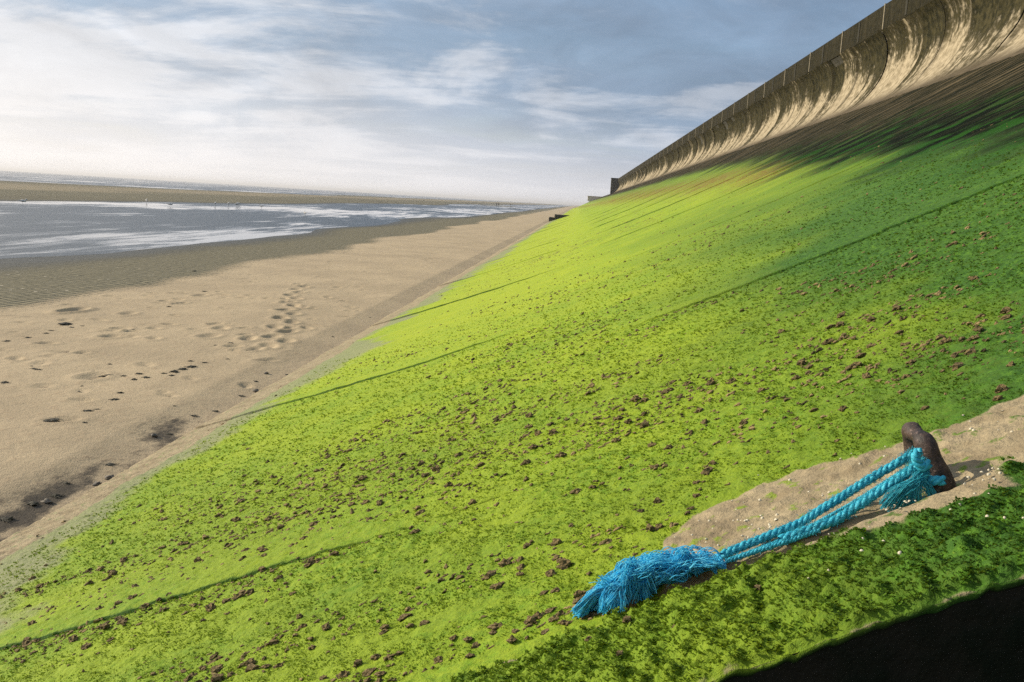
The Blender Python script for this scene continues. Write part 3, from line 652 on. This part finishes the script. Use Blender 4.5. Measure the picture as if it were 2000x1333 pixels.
def build_rope():
    root = empty('mooring_rope', (0.4, 2.6, float(prof(0.4)))); O = np.array(root.location)
    tag(root, 'frayed bright blue rope stretched down the slope from the iron hoop', 'rope')
    pA = [at_y(*p) for p in [(1792, 884, 2.70), (1768, 897, 2.69), (1700, 934, 2.68), (1640, 974, 2.665), (1560, 1024, 2.65), (1480, 1069, 2.63), (1408, 1102, 2.61)]]
    pB = [at_y(*p) for p in [(1808, 896, 2.60), (1790, 910, 2.60), (1745, 942, 2.60), (1664, 997, 2.59), (1585, 1046, 2.585), (1520, 1084, 2.58)]]
    pC = [at_y(*p) for p in [(1795, 903, 2.65), (1740, 935, 2.64), (1650, 990, 2.63), (1570, 1038, 2.61), (1500, 1086, 2.59), (1425, 1112, 2.58)]]
    pE = [at_y(*p) for p in [(1600, 1046, 2.575), (1540, 1076, 2.57), (1470, 1101, 2.57), (1415, 1118, 2.57)]]
    fuzz = []
    for pts, R, nm in ((pA, 0.0116, 1), (pB, 0.0124, 1), (pC, 0.0045, 1), (pE, 0.0065, 1)):
        P = spline(pts, 150); P[:, 2] += np.sin(np.linspace(0, 14, 150)) * 0.002
        P[:, 2] = np.maximum(P[:, 2], floor_z(P[:, 0], P[:, 1]) + R)
        V, Q = twisted(P, R, R * 5.0, 3, 10); V = V + (rng.random(V.shape) - 0.5) * R * 0.10
        make('rope_length', V - O, Q, M_ROPE, root)
        n = int(2000 * R / 0.0165); i = rng.integers(2, 146, n); T, A, B = frames(P); a = rng.uniform(0, 6.28, n)
        side = np.cos(a)[:, None] * A[i] + np.sin(a)[:, None] * B[i]; L = rng.uniform(0.4, 1.0, n)[:, None] * R * 1.1
        p0 = P[i] + side * R * 0.85; d = -T[i] * 0 + T[i] * rng.choice([-1, 1], n)[:, None] * 0.9 + side * rng.uniform(0.25, 0.7, n)[:, None] + rng.normal(size=(n, 3)) * 0.25
        fuzz.append(np.stack([p0, p0 + d * L * 0.5, p0 + d * L + rng.normal(size=(n, 3)) * 0.003], 1))
    V, Q = fibres(np.concatenate(fuzz), 0.0005); make('fuzz', V - O, Q, M_TEALF, root)
    # knot round the near leg
    c = at_y(1802, 888, 2.60); nv = np.array([-0.42, 0, 0.91]); e1 = np.array([0.91, 0, 0.42]); e2 = np.array([0, 1, 0]); legc = NE - nv * 0.035
    th = np.linspace(0.45 * np.pi, 1.5 * np.pi, 110); loop = legc[None] + 0.047 * (np.cos(th)[:, None] * e1 + np.sin(th)[:, None] * e2) - nv[None] * np.linspace(0.01, 0.045, 110)[:, None]
    V, Q = twisted(loop, 0.0125, 0.055, 3, 8); make('knot', V - O, Q, M_ROPE, root)
    V, Q = twisted(spline([at_y(1796, 880, 2.565), at_y(1788, 893, 2.555), at_y(1800, 912, 2.555), at_y(1815, 905, 2.56)], 40), 0.012, 0.05); make('knot', V - O, Q, M_ROPE, root)
    # short frayed tail below the knot
    L = []
    for g in range(15):
        e = (random.uniform(1722, 1840), random.uniform(975, 1004))
        L.append(lock([at_y(1806 + random.uniform(-8, 8), 918, 2.56), at_y(1798 + random.uniform(-14, 14), 932, 2.555), at_y(0.5 * (e[0] + 1795), 955 + random.uniform(-8, 8), 2.55), at_y(e[0], e[1], 2.56)], 22, 0.004, 0.004))
    V, Q = fibres(np.concatenate(L), 0.0009); make('frayed_tail', V - O, Q, M_TEALF, root)
    # big frayed end
    L = []
    def P_(px, py, y): return at_y(px, py, y)
    for g in range(54):                                     # tangled hump next to the rope
        s = random.random(); cx = 1400 - 150 * s; top = np.interp(cx, [1250, 1300, 1335, 1370, 1400], [1098, 1076, 1066, 1086, 1082])
        bot = np.interp(cx, [1250, 1330, 1400], [1160, 1135, 1112]); yy = random.uniform(2.51, 2.66)
        hh = random.random()
        pts = [P_(min(cx + random.uniform(0, 45), 1412), bot - 8, yy), P_(cx + random.uniform(-20, 20), top + (bot - top) * hh * 0.8 + 3, yy + random.uniform(-0.05, 0.03)),
               P_(cx - random.uniform(10, 45), top + (bot - top) * random.uniform(0.1, 0.9), yy - 0.02), P_(cx - random.uniform(20, 80), bot - random.uniform(-4, 26), yy - 0.03)]
        L.append(lock(pts, 15, 0.006, 0.010, 16))
    for g in range(34):                                     # curtain of loose strands
        s = random.random(); cx = 1300 - 110 * s; ex = cx - random.uniform(5, 60); yy = random.uniform(2.50, 2.60)
        pts = [P_(cx + 35, 1102 + s * 14, yy + 0.03), P_(cx, 1104 + s * 22 + random.uniform(-4, 10), yy), P_((cx + ex) / 2 - 8, 1140 + s * 18, yy - 0.02), P_(ex, 1180 + s * 18 + random.uniform(-12, 8), yy - 0.03)]
        L.append(lock(pts, 18, 0.004, 0.005, 14))
    for g in range(24):                                     # the drawn-out tip
        s = random.random(); yy = random.uniform(2.52, 2.60)
        pts = [P_(1270 - 30 * s, 1122 + 14 * s, yy), P_(1215 - 30 * s, 1132 + 16 * s + random.uniform(-6, 10), yy), P_(1160 - 10 * s, 1165 + random.uniform(-4, 18), yy), P_(1130 + random.uniform(-8, 22), 1206 + random.uniform(-14, 12), yy)]
        L.append(lock(pts, 26, 0.0035, 0.004, 14))
    for g in range(9):                                      # a few flyaway loops
        yy = random.uniform(2.56, 2.66); x0 = random.uniform(1160, 1400)
        t0 = np.interp(x0, [1160, 1250, 1335, 1400], [1150, 1110, 1078, 1085])
        pts = [P_(x0 + 30, t0 + 22, yy), P_(x0 + 8, t0 - 8, yy), P_(x0 - 22, t0 - 4 + random.uniform(-6, 8), yy), P_(x0 - 50, t0 + 40, yy)]
        L.append(lock(pts, 5, 0.004, 0.01, 14))
    k = 16; Lr = []
    for a in L:
        if a.shape[1] != k:
            ii = np.linspace(0, a.shape[1] - 1, k); i0 = np.minimum(ii.astype(int), a.shape[1] - 2); f = (ii - i0)[None, :, None]
            a = a[:, i0] * (1 - f) + a[:, i0 + 1] * f
        Lr.append(a)
    V, Q = fibres(np.concatenate(Lr), 0.00135); make('frayed_end', V - O, Q, M_FIBRE, root)
build_rope()

# ------------------------------------------------------------------ algae fronds on the near slope and the kerb
def fronds(name, X, Y, Z, size, mat, label):
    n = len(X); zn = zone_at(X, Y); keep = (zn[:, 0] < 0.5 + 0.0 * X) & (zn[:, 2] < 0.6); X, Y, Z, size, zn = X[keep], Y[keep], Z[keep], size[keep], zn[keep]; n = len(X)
    Vs, tint, zz, Fs = [], [], [], []
    tn = rng.random(n)
    for k in range(3):
        a = rng.uniform(0, 6.28, n); up = rng.uniform(0.15, 0.9, n)
        d = np.stack([np.cos(a), np.sin(a), up], -1); d /= np.linalg.norm(d, axis=1)[:, None]
        s = np.stack([-np.sin(a), np.cos(a), rng.uniform(-0.3, 0.3, n)], -1)
        c = np.stack([X, Y, Z], -1) + rng.normal(size=(n, 3)) * size[:, None] * np.array([0.25, 0.25, 0.02])
        w = size * rng.uniform(0.35, 0.6, n); l = size * rng.uniform(0.6, 1.1, n)
        v0 = c - s * (w * 0.5)[:, None]; v1 = c + s * (w * 0.5)[:, None]
        v2 = c + d * l[:, None] + s * (w * 0.6)[:, None]; v3 = c + d * (l * 0.8)[:, None] - s * (w * 0.6)[:, None] + np.array([0, 0, 1]) * (l * 0.15)[:, None]
        Vs.append(np.stack([v0, v1, v2, v3], 1).reshape(-1, 3)); tint.append(np.repeat(np.clip(tn + rng.normal(size=n) * 0.2, 0, 1), 4)); zz.append(np.repeat(zn, 4, 0))
    V = np.vstack(Vs); Q = np.arange(len(V)).reshape(-1, 4)
    o = make(name, V, Q, mat, None, {'zone': np.vstack(zz), 'tint': np.concatenate(tint)}, smooth=False)
    return tag(o, label, 'algae', kind='stuff')
N = 120000
Yq = 2.5 * (1 - rng.random(N) * (1 - (2.5 / 14) ** 1.1)) ** (-1 / 1.1)
Xq = Yq * rng.uniform(-0.72, 0.60, N); ok = (Xq > -3.4) & (Yq > kerb_far(Xq) + 0.04); Xq, Yq = Xq[ok], Yq[ok]
clump = fbm(Xq * 14, Yq * 14, 161, 3)
ok = clump > 0.36; Xq, Yq, clump = Xq[ok], Yq[ok], clump[ok]
fronds('algae_turf', Xq, Yq, prof(Xq) + rough_at(Xq, Yq) - 0.001, np.clip(0.0021 * Yq, 0.006, 0.018) * (0.4 + clump), M_LEAF, 'short fuzzy green algae growing all over the sloping slabs')
N = 22000
Xq = rng.uniform(-0.6, 1.7, N); Yq = KN + 0.015 + (kerb_far(Xq) - KN - 0.03) * rng.random(N)
Zq = prof(Xq) + kerb_h(Xq) + rough_at(Xq, Yq, 0.6) + (fbm(Xq * 26, Yq * 26, 137, 2, 0.5) - 0.5) * 0.056
fronds('moss_cover', Xq, Yq, Zq - 0.001, rng.uniform(0.005, 0.011, N), M_LEAF, 'lumpy green moss covering the kerb beside the blue rope')

# ------------------------------------------------------------------ dried seaweed crumbs on the slope
def lump(rad, flat, seed, sub=1):
    bm = bmesh.new(); bmesh.ops.create_icosphere(bm, subdivisions=sub, radius=1)
    V = np.array([v.co[:] for v in bm.verts]); Fc = np.array([[v.index for v in f.verts] for f in bm.faces]); bm.free()
    r = np.random.default_rng(seed); V = V * (1 + (r.random((len(V), 1)) - 0.5) * 1.15); V = V * rad; V[:, 2] *= flat; return V, Fc
def clod(seed, n, sub):
    r = np.random.default_rng(seed); L = []
    for k in range(n):
        q = 0 if k == 0 else 1; rad = (0.42 if k == 0 else r.uniform(0.12, 0.30)); V, Fc = lump(rad, r.uniform(0.7, 1.25), seed * 31 + k, sub if k < 2 else 1)
        V = V @ np.array([[np.cos(k), np.sin(k), 0], [-np.sin(k), np.cos(k), 0], [0, 0, 1]]) * np.array([1.1, 0.9, 1.0])
        an = r.uniform(0, 6.28); dd = (0.30 + rad * 0.45) * r.uniform(0.75, 1.05) * q; V = V + np.array([np.cos(an) * dd * 1.15, np.sin(an) * dd * 0.95, rad * 0.35]); L.append((V, Fc))
    return joinVQ(L)
VAR = [clod(s, 8, 2) for s in range(8)]; SMALL = [clod(40 + s, 3, 1) for s in range(8)]
CMESH = []
for V, Fc in VAR:
    o = make('seaweed_clump', V, Fc, M_CLOD, None, None, False); CMESH.append(o.data); bpy.data.objects.remove(o)
def clod_density(x, y):
    c = fbm(x * 0.55 + 3, y * 0.75, 171, 3); c2 = fbm(x * 0.9, y * 3.2, 175, 4)
    d = 0.8 * sstep(c * 0.5 + c2 * 0.5, 0.47, 0.68)
    d = d * (0.35 + 0.65 * sstep(x, -3.5, -2.6)) * sstep(x, -3.85, -3.3)
    d = d * (1 - 0.92 * np.exp(-((x + 2.6) / 1.3) ** 2 - ((y - 17) / 5.5) ** 2))         # the clean lime patch
    d = d * (1 - 0.62 * sstep(y, 2.5, 3.2) * (1 - sstep(y, 3.2, 3.9)) * (x > -0.8)) * (1 - 0.75 * sstep(x, 1.2, 3.4)) * (1 - 0.6 * np.exp(-((x - 0.9) / 1.0) ** 2 - ((y - 3.6) / 0.9) ** 2))
    d = d + 0.9 * np.exp(-((x + 1.6) / 1.1) ** 2) * np.exp(-((y - 4.28) / 0.22) ** 2) + 0.7 * np.exp(-((y - 4.0) / 0.3) ** 2) * (x < -1.6)
    return np.clip(d, 0.02, 1)
N = 72000
yy = 2.5 * (1 - rng.random(N) * (1 - (2.5 / 34) ** 0.75)) ** (-1 / 0.75); xx = rng.uniform(-3.8, 5.0, N)
ok = (xx < 0.62 * yy + 0.3) & (rng.random(N) < clod_density(xx, yy)) & (yy > kerb_far(xx) + 0.05); xx, yy = xx[ok], yy[ok]
zb = zone_at(xx, yy)[:, 0]; ok = (zb < 0.8) | (xx < 0); ok &= ~((xx > 0.25) & (yy < patch_edge(xx) + 0.05)); xx, yy = xx[ok], yy[ok]
sz = np.exp(rng.normal(-4.42, 0.52, len(xx))); sz = np.clip(sz, 0.006, 0.038)
order = np.argsort(-(sz / yy) * (np.abs(xx / yy + 0.06) < 0.52))
GRP = 'dried seaweed clumps scattered over the algae slope'
def put_clump(x, y, s, off=0.0):
    o = bpy.data.objects.new('seaweed_clump', CMESH[random.randrange(8)]); C.objects.link(o)
    o.location = (x, y, prof(x) + off + float(rough_at(np.array(x), np.array(y))) + s * 0.06); o.scale = (s, s, s * random.uniform(0.5, 0.85))
    o.rotation_euler = (0, -math.atan(tanp(x)), random.uniform(-0.8, 0.8))
    if y < kerb_far(x): lab, grp = 'brown crumb of dried seaweed caught in the moss of the kerb', 'seaweed crumbs on the kerb'
    elif abs(y - 4.0) < 0.35 and x < -0.5: lab, grp = 'brown dried seaweed clump lying along the dark joint between two slabs', 'seaweed clumps along the slab joint'
    elif y < 3.4 and x > -0.35: lab, grp = 'brown dried seaweed clump on the algae beside the frayed rope end', 'seaweed clumps beside the rope'
    elif x < -2.2: lab, grp = 'brown dried seaweed clump low on the slope near the sandy toe', 'seaweed clumps near the toe'
    else: lab, grp = 'brown crumbly clump of dried seaweed out on the middle of the green slope', GRP
    tag(o, lab, 'seaweed', grp)
hand = [(945, 1208, .045), (1000, 1256, .05), (915, 1252, .05), (885, 1250, .04), (930, 1260, .05), (760, 1285, .06), (735, 1283, .05), (830, 1220, .06), (800, 1225, .05), (750, 1235, .05),
        (870, 1127, .045), (835, 1120, .05), (1075, 1195, .055), (1063, 1160, .05), (1085, 1158, .045), (1105, 1110, .035), (1160, 1048, .03), (1228, 960, .03), (1240, 1085, .03), (700, 1300, .05), (610, 1265, .05), (520, 1302, .05), (545, 1300, .06), (450, 1318, .05), (300, 1318, .05),
        (1140, 1160, .04), (1115, 1195, .04), (1150, 1125, .03)]
nh = 0
for px, py, s in hand:
    p = on_slope(px, py); put_clump(p[0], p[1], s * 0.46); nh += 1
kerbc = [(1225, 1215, .035), (1260, 1222, .03), (1150, 1245, .028), (1320, 1225, .03), (1480, 1150, .03), (1210, 1275, .03)]
for px, py, s in kerbc:
    p = on_slope(px, py, 0.03); put_clump(p[0], p[1], s * 0.55, 0.03); nh += 1
top = order[:300 - nh]; rest = order[300 - nh:]
for i in top: put_clump(float(xx[i]), float(yy[i]), float(sz[i]))
L = []
for i in rest:
    V, Fc = SMALL[i % 8]; a = rng.uniform(-0.9, 0.9); c, s = np.cos(a), np.sin(a)
    W = V @ np.array([[c, s, 0], [-s, c, 0], [0, 0, 1]]) * sz[i] * np.array([1, 1, 0.75]); W[:, 2] += tanp(xx[i]) * W[:, 0]
    L.append((W + np.array([xx[i], yy[i], prof(xx[i]) + rough_at(xx[i], yy[i]) + sz[i] * 0.05]), Fc))
V, Fc = joinVQ(L); print('crumbs', len(L), len(Fc))
tag(make('seaweed_crumbs', V, Fc, M_CLOD, None, None, False), 'small brown seaweed crumbs peppered across the algae slope', 'seaweed', kind='stuff')

# ------------------------------------------------------------------ seaweed, pebbles on the sand
def weed_mesh(seed):
    r = np.random.default_rng(seed); L = [clod(60 + seed, 6, 1)]
    for k in range(16):
        a = r.uniform(0, 6.28); l = r.uniform(0.5, 1.1); p = [(0.2 * np.cos(a), 0.2 * np.sin(a), 0.12), (l * 0.55 * np.cos(a + .2), l * 0.55 * np.sin(a + .2), r.uniform(0.08, 0.25)), (l * np.cos(a + .5), l * np.sin(a + .5), 0.02)]
        v, q = tube(spline(p, 6), np.linspace(0.07, 0.02, 6), 5); L.append((v, np.vstack([q[:, [0, 1, 2]], q[:, [0, 2, 3]]])))
    V, Fc = joinVQ(L); o = make('seaweed_tuft', V * np.array([1, 1, 0.8]), Fc, M_WEED, None, None, False); me = o.data; bpy.data.objects.remove(o); return me
WM = [weed_mesh(s) for s in range(4)]
def gz(x, y): return float(ground_z(np.array([x]), np.array([y]))[0])
def put_weed(px, py, s, label, group):
    p = on_ground(px, py); p = on_ground(px, py, gz(p[0], p[1]))
    o = bpy.data.objects.new('seaweed_tuft', WM[random.randrange(4)]); C.objects.link(o); o.location = (p[0], p[1], gz(p[0], p[1]))
    o.scale = (s, s * random.uniform(0.7, 1.4), s * random.uniform(0.35, 0.6)); o.rotation_euler = (0, 0, random.uniform(0, 6.28)); tag(o, label, 'seaweed', group)
put_weed(128, 634, 0.21, 'dark humped seaweed lump on the sand beside the round pit', 'seaweed tufts lying on the sand')
for px, py, s in [(105, 822, .13), (90, 823, .07), (172, 803, .09), (190, 800, .05), (222, 781, .09), (234, 768, .08), (200, 736, .10), (215, 734, .12), (240, 735, .07), (272, 731, .09), (285, 738, .10), (262, 742, .10), (340, 727, .12), (355, 722, .13), (372, 717, .12), (335, 734, .09), (320, 730, .07),
                  (400, 709, .08), (372, 706, .08), (183, 726, .06), (64, 720, .07), (74, 722, .08), (62, 716, .06), (10, 748, .09), (12, 667, .09), (55, 660, .09), (90, 652, .08), (100, 646, .09), (140, 640, .1), (160, 637, .08), (420, 675, .07), (450, 670, .08), (500, 673, .06), (480, 685, .06), (445, 702, .06), (456, 672, .06), (160, 755, .05), (340, 795, .04), (140, 826, .04), (165, 826, .05), (155, 765, .04), (500, 748, .06), (650, 660, .05), (722, 622, .05), (765, 460, .15), (330, 600, .1), (400, 570, .12), (380, 530, .14), (260, 645, .07), (215, 712, .06)]:
    put_weed(px, py, s * 0.8, 'dark flat tuft of seaweed washed up on the open tan sand', 'seaweed tufts lying on the sand')
for px, py, s in [(215, 912, .09), (65, 990, .10), (472, 777, .08), (130, 950, .06), (10, 1020, .12), (380, 818, .07), (420, 808, .08), (330, 850, .06), (110, 975, .08), (560, 735, .06), (240, 925, .05)]:
    put_weed(px, py, s * 0.8, 'black seaweed scrap on dark wet sand along the toe of the slope', 'seaweed scraps along the toe')
def lumps_obj(name, sm, mat):
    V, Fc = lump(1, 0.7, sm, 2); o = make(name, V, Fc, mat); me = o.data; bpy.data.objects.remove(o); return me
PM = [lumps_obj('pebble', 300 + k, M_STONE) for k in range(3)]
for px, py, s in [(500, 752, .035), (300, 838, .03), (216, 914, .04), (520, 722, .03), (190, 925, .03), (640, 683, .04), (340, 872, .03), (90, 960, .03)]:
    p = on_ground(px, py); o = bpy.data.objects.new('pebble', PM[random.randrange(3)]); C.objects.link(o); o.location = (p[0], p[1], gz(p[0], p[1]) + s * 0.3); o.scale = (s, s * 1.3, s * .8); o.rotation_euler = (0, 0, random.random() * 6)
    tag(o, 'small grey pebble on the wet sand beside the toe of the slope', 'pebble', 'pebbles along the toe')

# ------------------------------------------------------------------ limpet shells round the ring
def limpet():
    th = np.linspace(0, 2 * np.pi, 9, endpoint=False); V = []
    for r, z in ((1, 0), (0.85, 0.35), (0.5, 0.75)): V += [(r * (1 + 0.12 * math.cos(k * 2.3)) * math.cos(a), r * math.sin(a) * 0.85, z) for k, a in enumerate(th)]
    V.append((0.1, 0, 0.95)); Q = [[r * 9 + k, r * 9 + (k + 1) % 9, (r + 1) * 9 + (k + 1) % 9, (r + 1) * 9 + k] for r in range(2) for k in range(9)]
    T = [[18 + k, 18 + (k + 1) % 9, 27] for k in range(9)]
    o = make('limpet_shell', np.array(V), [np.array(Q), np.array(T)], M_SHELL); me = o.data; bpy.data.objects.remove(o); return me
LM = limpet()
def put_shell(px, py, s, off, label, group):
    p = on_slope(px, py, off); o = bpy.data.objects.new('limpet_shell', LM); C.objects.link(o)
    z = prof(p[0]) + (float(kerb_h(p[0])) + 0.012 if p[1] < kerb_far(p[0]) else 0.0) + float(rough_at(np.array(p[0]), np.array(p[1]), 0.6 if p[1] < kerb_far(p[0]) else 1.0))
    o.location = (p[0], p[1], z - 0.001); o.scale = (s, s, s * random.uniform(0.6, 1.1)); o.rotation_euler = (random.uniform(-.3, .3), -math.atan(tanp(p[0])) + random.uniform(-.3, .3), random.random() * 6); tag(o, label, 'shell', group)
for k in range(64):
    cxp, cyp, sp = random.choice([(1400, 1040, 45), (1440, 1015, 30), (1470, 1005, 28), (1390, 1065, 30), (1500, 1040, 40), (1560, 960, 60), (1700, 900, 50), (1920, 830, 60), (1380, 1075, 40)])
    put_shell(cxp + random.gauss(0, sp), cyp + random.gauss(0, sp * 0.28), random.uniform(0.003, 0.0065), 0.0, 'tiny pale limpet shell on the bare patch round the rope', 'shells on the bare patch')
for k in range(40):
    cxp, cyp, sp = random.choice([(1895, 950, 14), (1930, 940, 14), (1780, 990, 22), (1760, 1000, 14), (1900, 965, 20), (1940, 925, 10), (1690, 1045, 40), (1850, 1000, 60), (1620, 1120, 90), (1900, 1030, 60)])
    put_shell(cxp + random.gauss(0, sp), cyp + random.gauss(0, sp * 0.4), random.uniform(0.0028, 0.0055), 0.045, 'tiny pale limpet shell among the moss on the kerb', 'shells on the mossy kerb')

# ------------------------------------------------------------------ people far out on the flats
def person(px, feet_y, y, coat, stride, label, h=1.74):
    p = on_ground(px, feet_y); x = p[0] * y / p[1]; z = gz(x, y)
    J = [(0, 0, .93), (0, 0, 1.15), (0, 0, 1.40), (0, 0, 1.52), (0, .02, 1.64), (0, .02, 1.73),
         (.10, 0, .90), (.11, stride * .5, .50), (.11, stride * .3, .07), (.11, stride * .3 + .16, .03), (-.10, 0, .90), (-.11, -stride * .25, .50), (-.11, -stride, .09), (-.11, -stride + .15, .03),
         (.19, 0, 1.42), (.25, -.08, 1.14), (.25, .08, .90), (.26, .12, .80), (-.19, 0, 1.42), (-.25, .05, 1.14), (-.25, .16, .90), (-.25, .2, .80)]
    E = [(0, 1), (1, 2), (2, 3), (3, 4), (4, 5), (0, 6), (6, 7), (7, 8), (8, 9), (0, 10), (10, 11), (11, 12), (12, 13), (2, 14), (14, 15), (15, 16), (16, 17), (2, 18), (18, 19), (19, 20), (20, 21)]
    R = [.15, .16, .16, .065, .105, .09, .10, .075, .055, .045, .10, .075, .055, .045, .085, .062, .048, .035, .085, .062, .048, .035]
    me = bpy.data.meshes.new('person'); me.from_pydata([(a, b, c) for a, b, c in J], E, []); o = bpy.data.objects.new('person', me); C.objects.link(o)
    sk = o.modifiers.new('skin', 'SKIN'); sv = me.skin_vertices[0].data
    for i, r in enumerate(R): sv[i].radius = (r, r * 0.85)
    sv[0].use_root = True; o.modifiers.new('sub', 'SUBSURF').levels = 1
    me.materials.append(coat); o.location = (x, y, z); s = h / 1.8; o.scale = (s, s, s); o.rotation_euler = (0, 0, random.uniform(0.6, 1.4)); tag(o, label, 'person')
def mat_person(name, coat, trousers):
    m, t, b = new_mat(name); z = t.sep(t.node('ShaderNodeTexCoord').outputs['Object'])[2]
    c = t.mix(t.math('GREATER_THAN', z, 0.92), trousers, coat); c = t.mix(t.math('GREATER_THAN', z, 1.53), c, (0.30, 0.19, 0.14)); c = t.mix(t.math('GREATER_THAN', z, 1.70), c, (0.03, 0.02, 0.015))
    t.put(b.inputs['Base Color'], c); b.inputs['Roughness'].default_value = 0.85; return m
person(969.8, 402, 480, mat_person('dark_clothes', (0.02, 0.02, 0.03), (0.02, 0.02, 0.025)), 0.28, 'person in dark clothes walking left of a companion on the flats')
person(973.5, 402, 482, mat_person('brown_clothes', (0.05, 0.035, 0.025), (0.02, 0.02, 0.025)), 0.2, 'person in brown coat and dark trousers walking beside a companion')
person(996.8, 402.3, 500, mat_person('olive_clothes', (0.06, 0.055, 0.04), (0.03, 0.03, 0.025)), 0.24, 'lone person in olive clothes walking apart on the wet flats', 1.66)

# gulls standing in the shallows
def gull_mesh():
    L = []
    s = np.linspace(0, 1, 9); body = np.stack([0 * s, -0.22 + 0.46 * s, 0.20 + 0.05 * np.sin(s * 3.1) - 0.03 * s], -1); L.append(tube(body, 0.012 + 0.075 * np.sin(np.pi * s) ** 0.8, 8))
    L.append(tube(np.array([(0, .15, .22), (0, .19, .29), (0, .22, .34), (0, .25, .36), (0, .30, .35), (0, .34, .345)]), np.array([.05, .04, .042, .042, .014, .003]), 8))
    for d in (-1, 1):
        L.append(tube(np.array([(d * .03, 0, .17), (d * .03, 0, .1), (d * .03, 0, -0.08)]), 0.008, 5)); L.append(tube(np.array([(d * .06, .12, .25), (d * .075, 0, .26), (d * .04, -.2, .25), (d * .01, -.34, .23)]), np.array([.02, .035, .025, .004]), 6))
    V, Q = joinVQ(L); o = make('gull', V, Q, mat_simple('gull_plumage', (0.72, 0.70, 0.66), (0.5, 0.5, 0.5), 6, 0.7, 0)); me = o.data; bpy.data.objects.remove(o); return me
GM = gull_mesh()
for px, py in [(286, 396), (332, 404), (420, 402), (446, 402), (462, 403), (467, 402), (511, 407), (44, 399), (596, 421)]:
    p = on_ground(px, py, SEA); o = bpy.data.objects.new('gull', GM); C.objects.link(o); o.location = (p[0], p[1], SEA); o.scale = (1.2,) * 3; o.rotation_euler = (0, 0, random.uniform(0, 6)); tag(o, 'small pale gull standing in the shallow channel water', 'gull', 'gulls in the channel')

# ------------------------------------------------------------------ sea air
def build_haze():
    m = bpy.data.materials.new('sea_air'); m.use_nodes = True; t = NT(m.node_tree); t.n.clear()
    v = t.node('ShaderNodeVolumePrincipled'); v.inputs['Color'].default_value = (0.93, 0.92, 0.92, 1); v.inputs['Density'].default_value = 0.00026
    v.inputs['Anisotropy'].default_value = 0.3
    o_ = t.node('ShaderNodeOutputMaterial'); t.l.new(v.outputs[0], o_.inputs['Volume'])
    o = box('haze', (-13000, -1000, -16), (300, 13000, 14), m, None, 0)
    tag(o, 'thin pale sea haze lying over the flats and water', 'haze', kind='stuff')
build_haze()
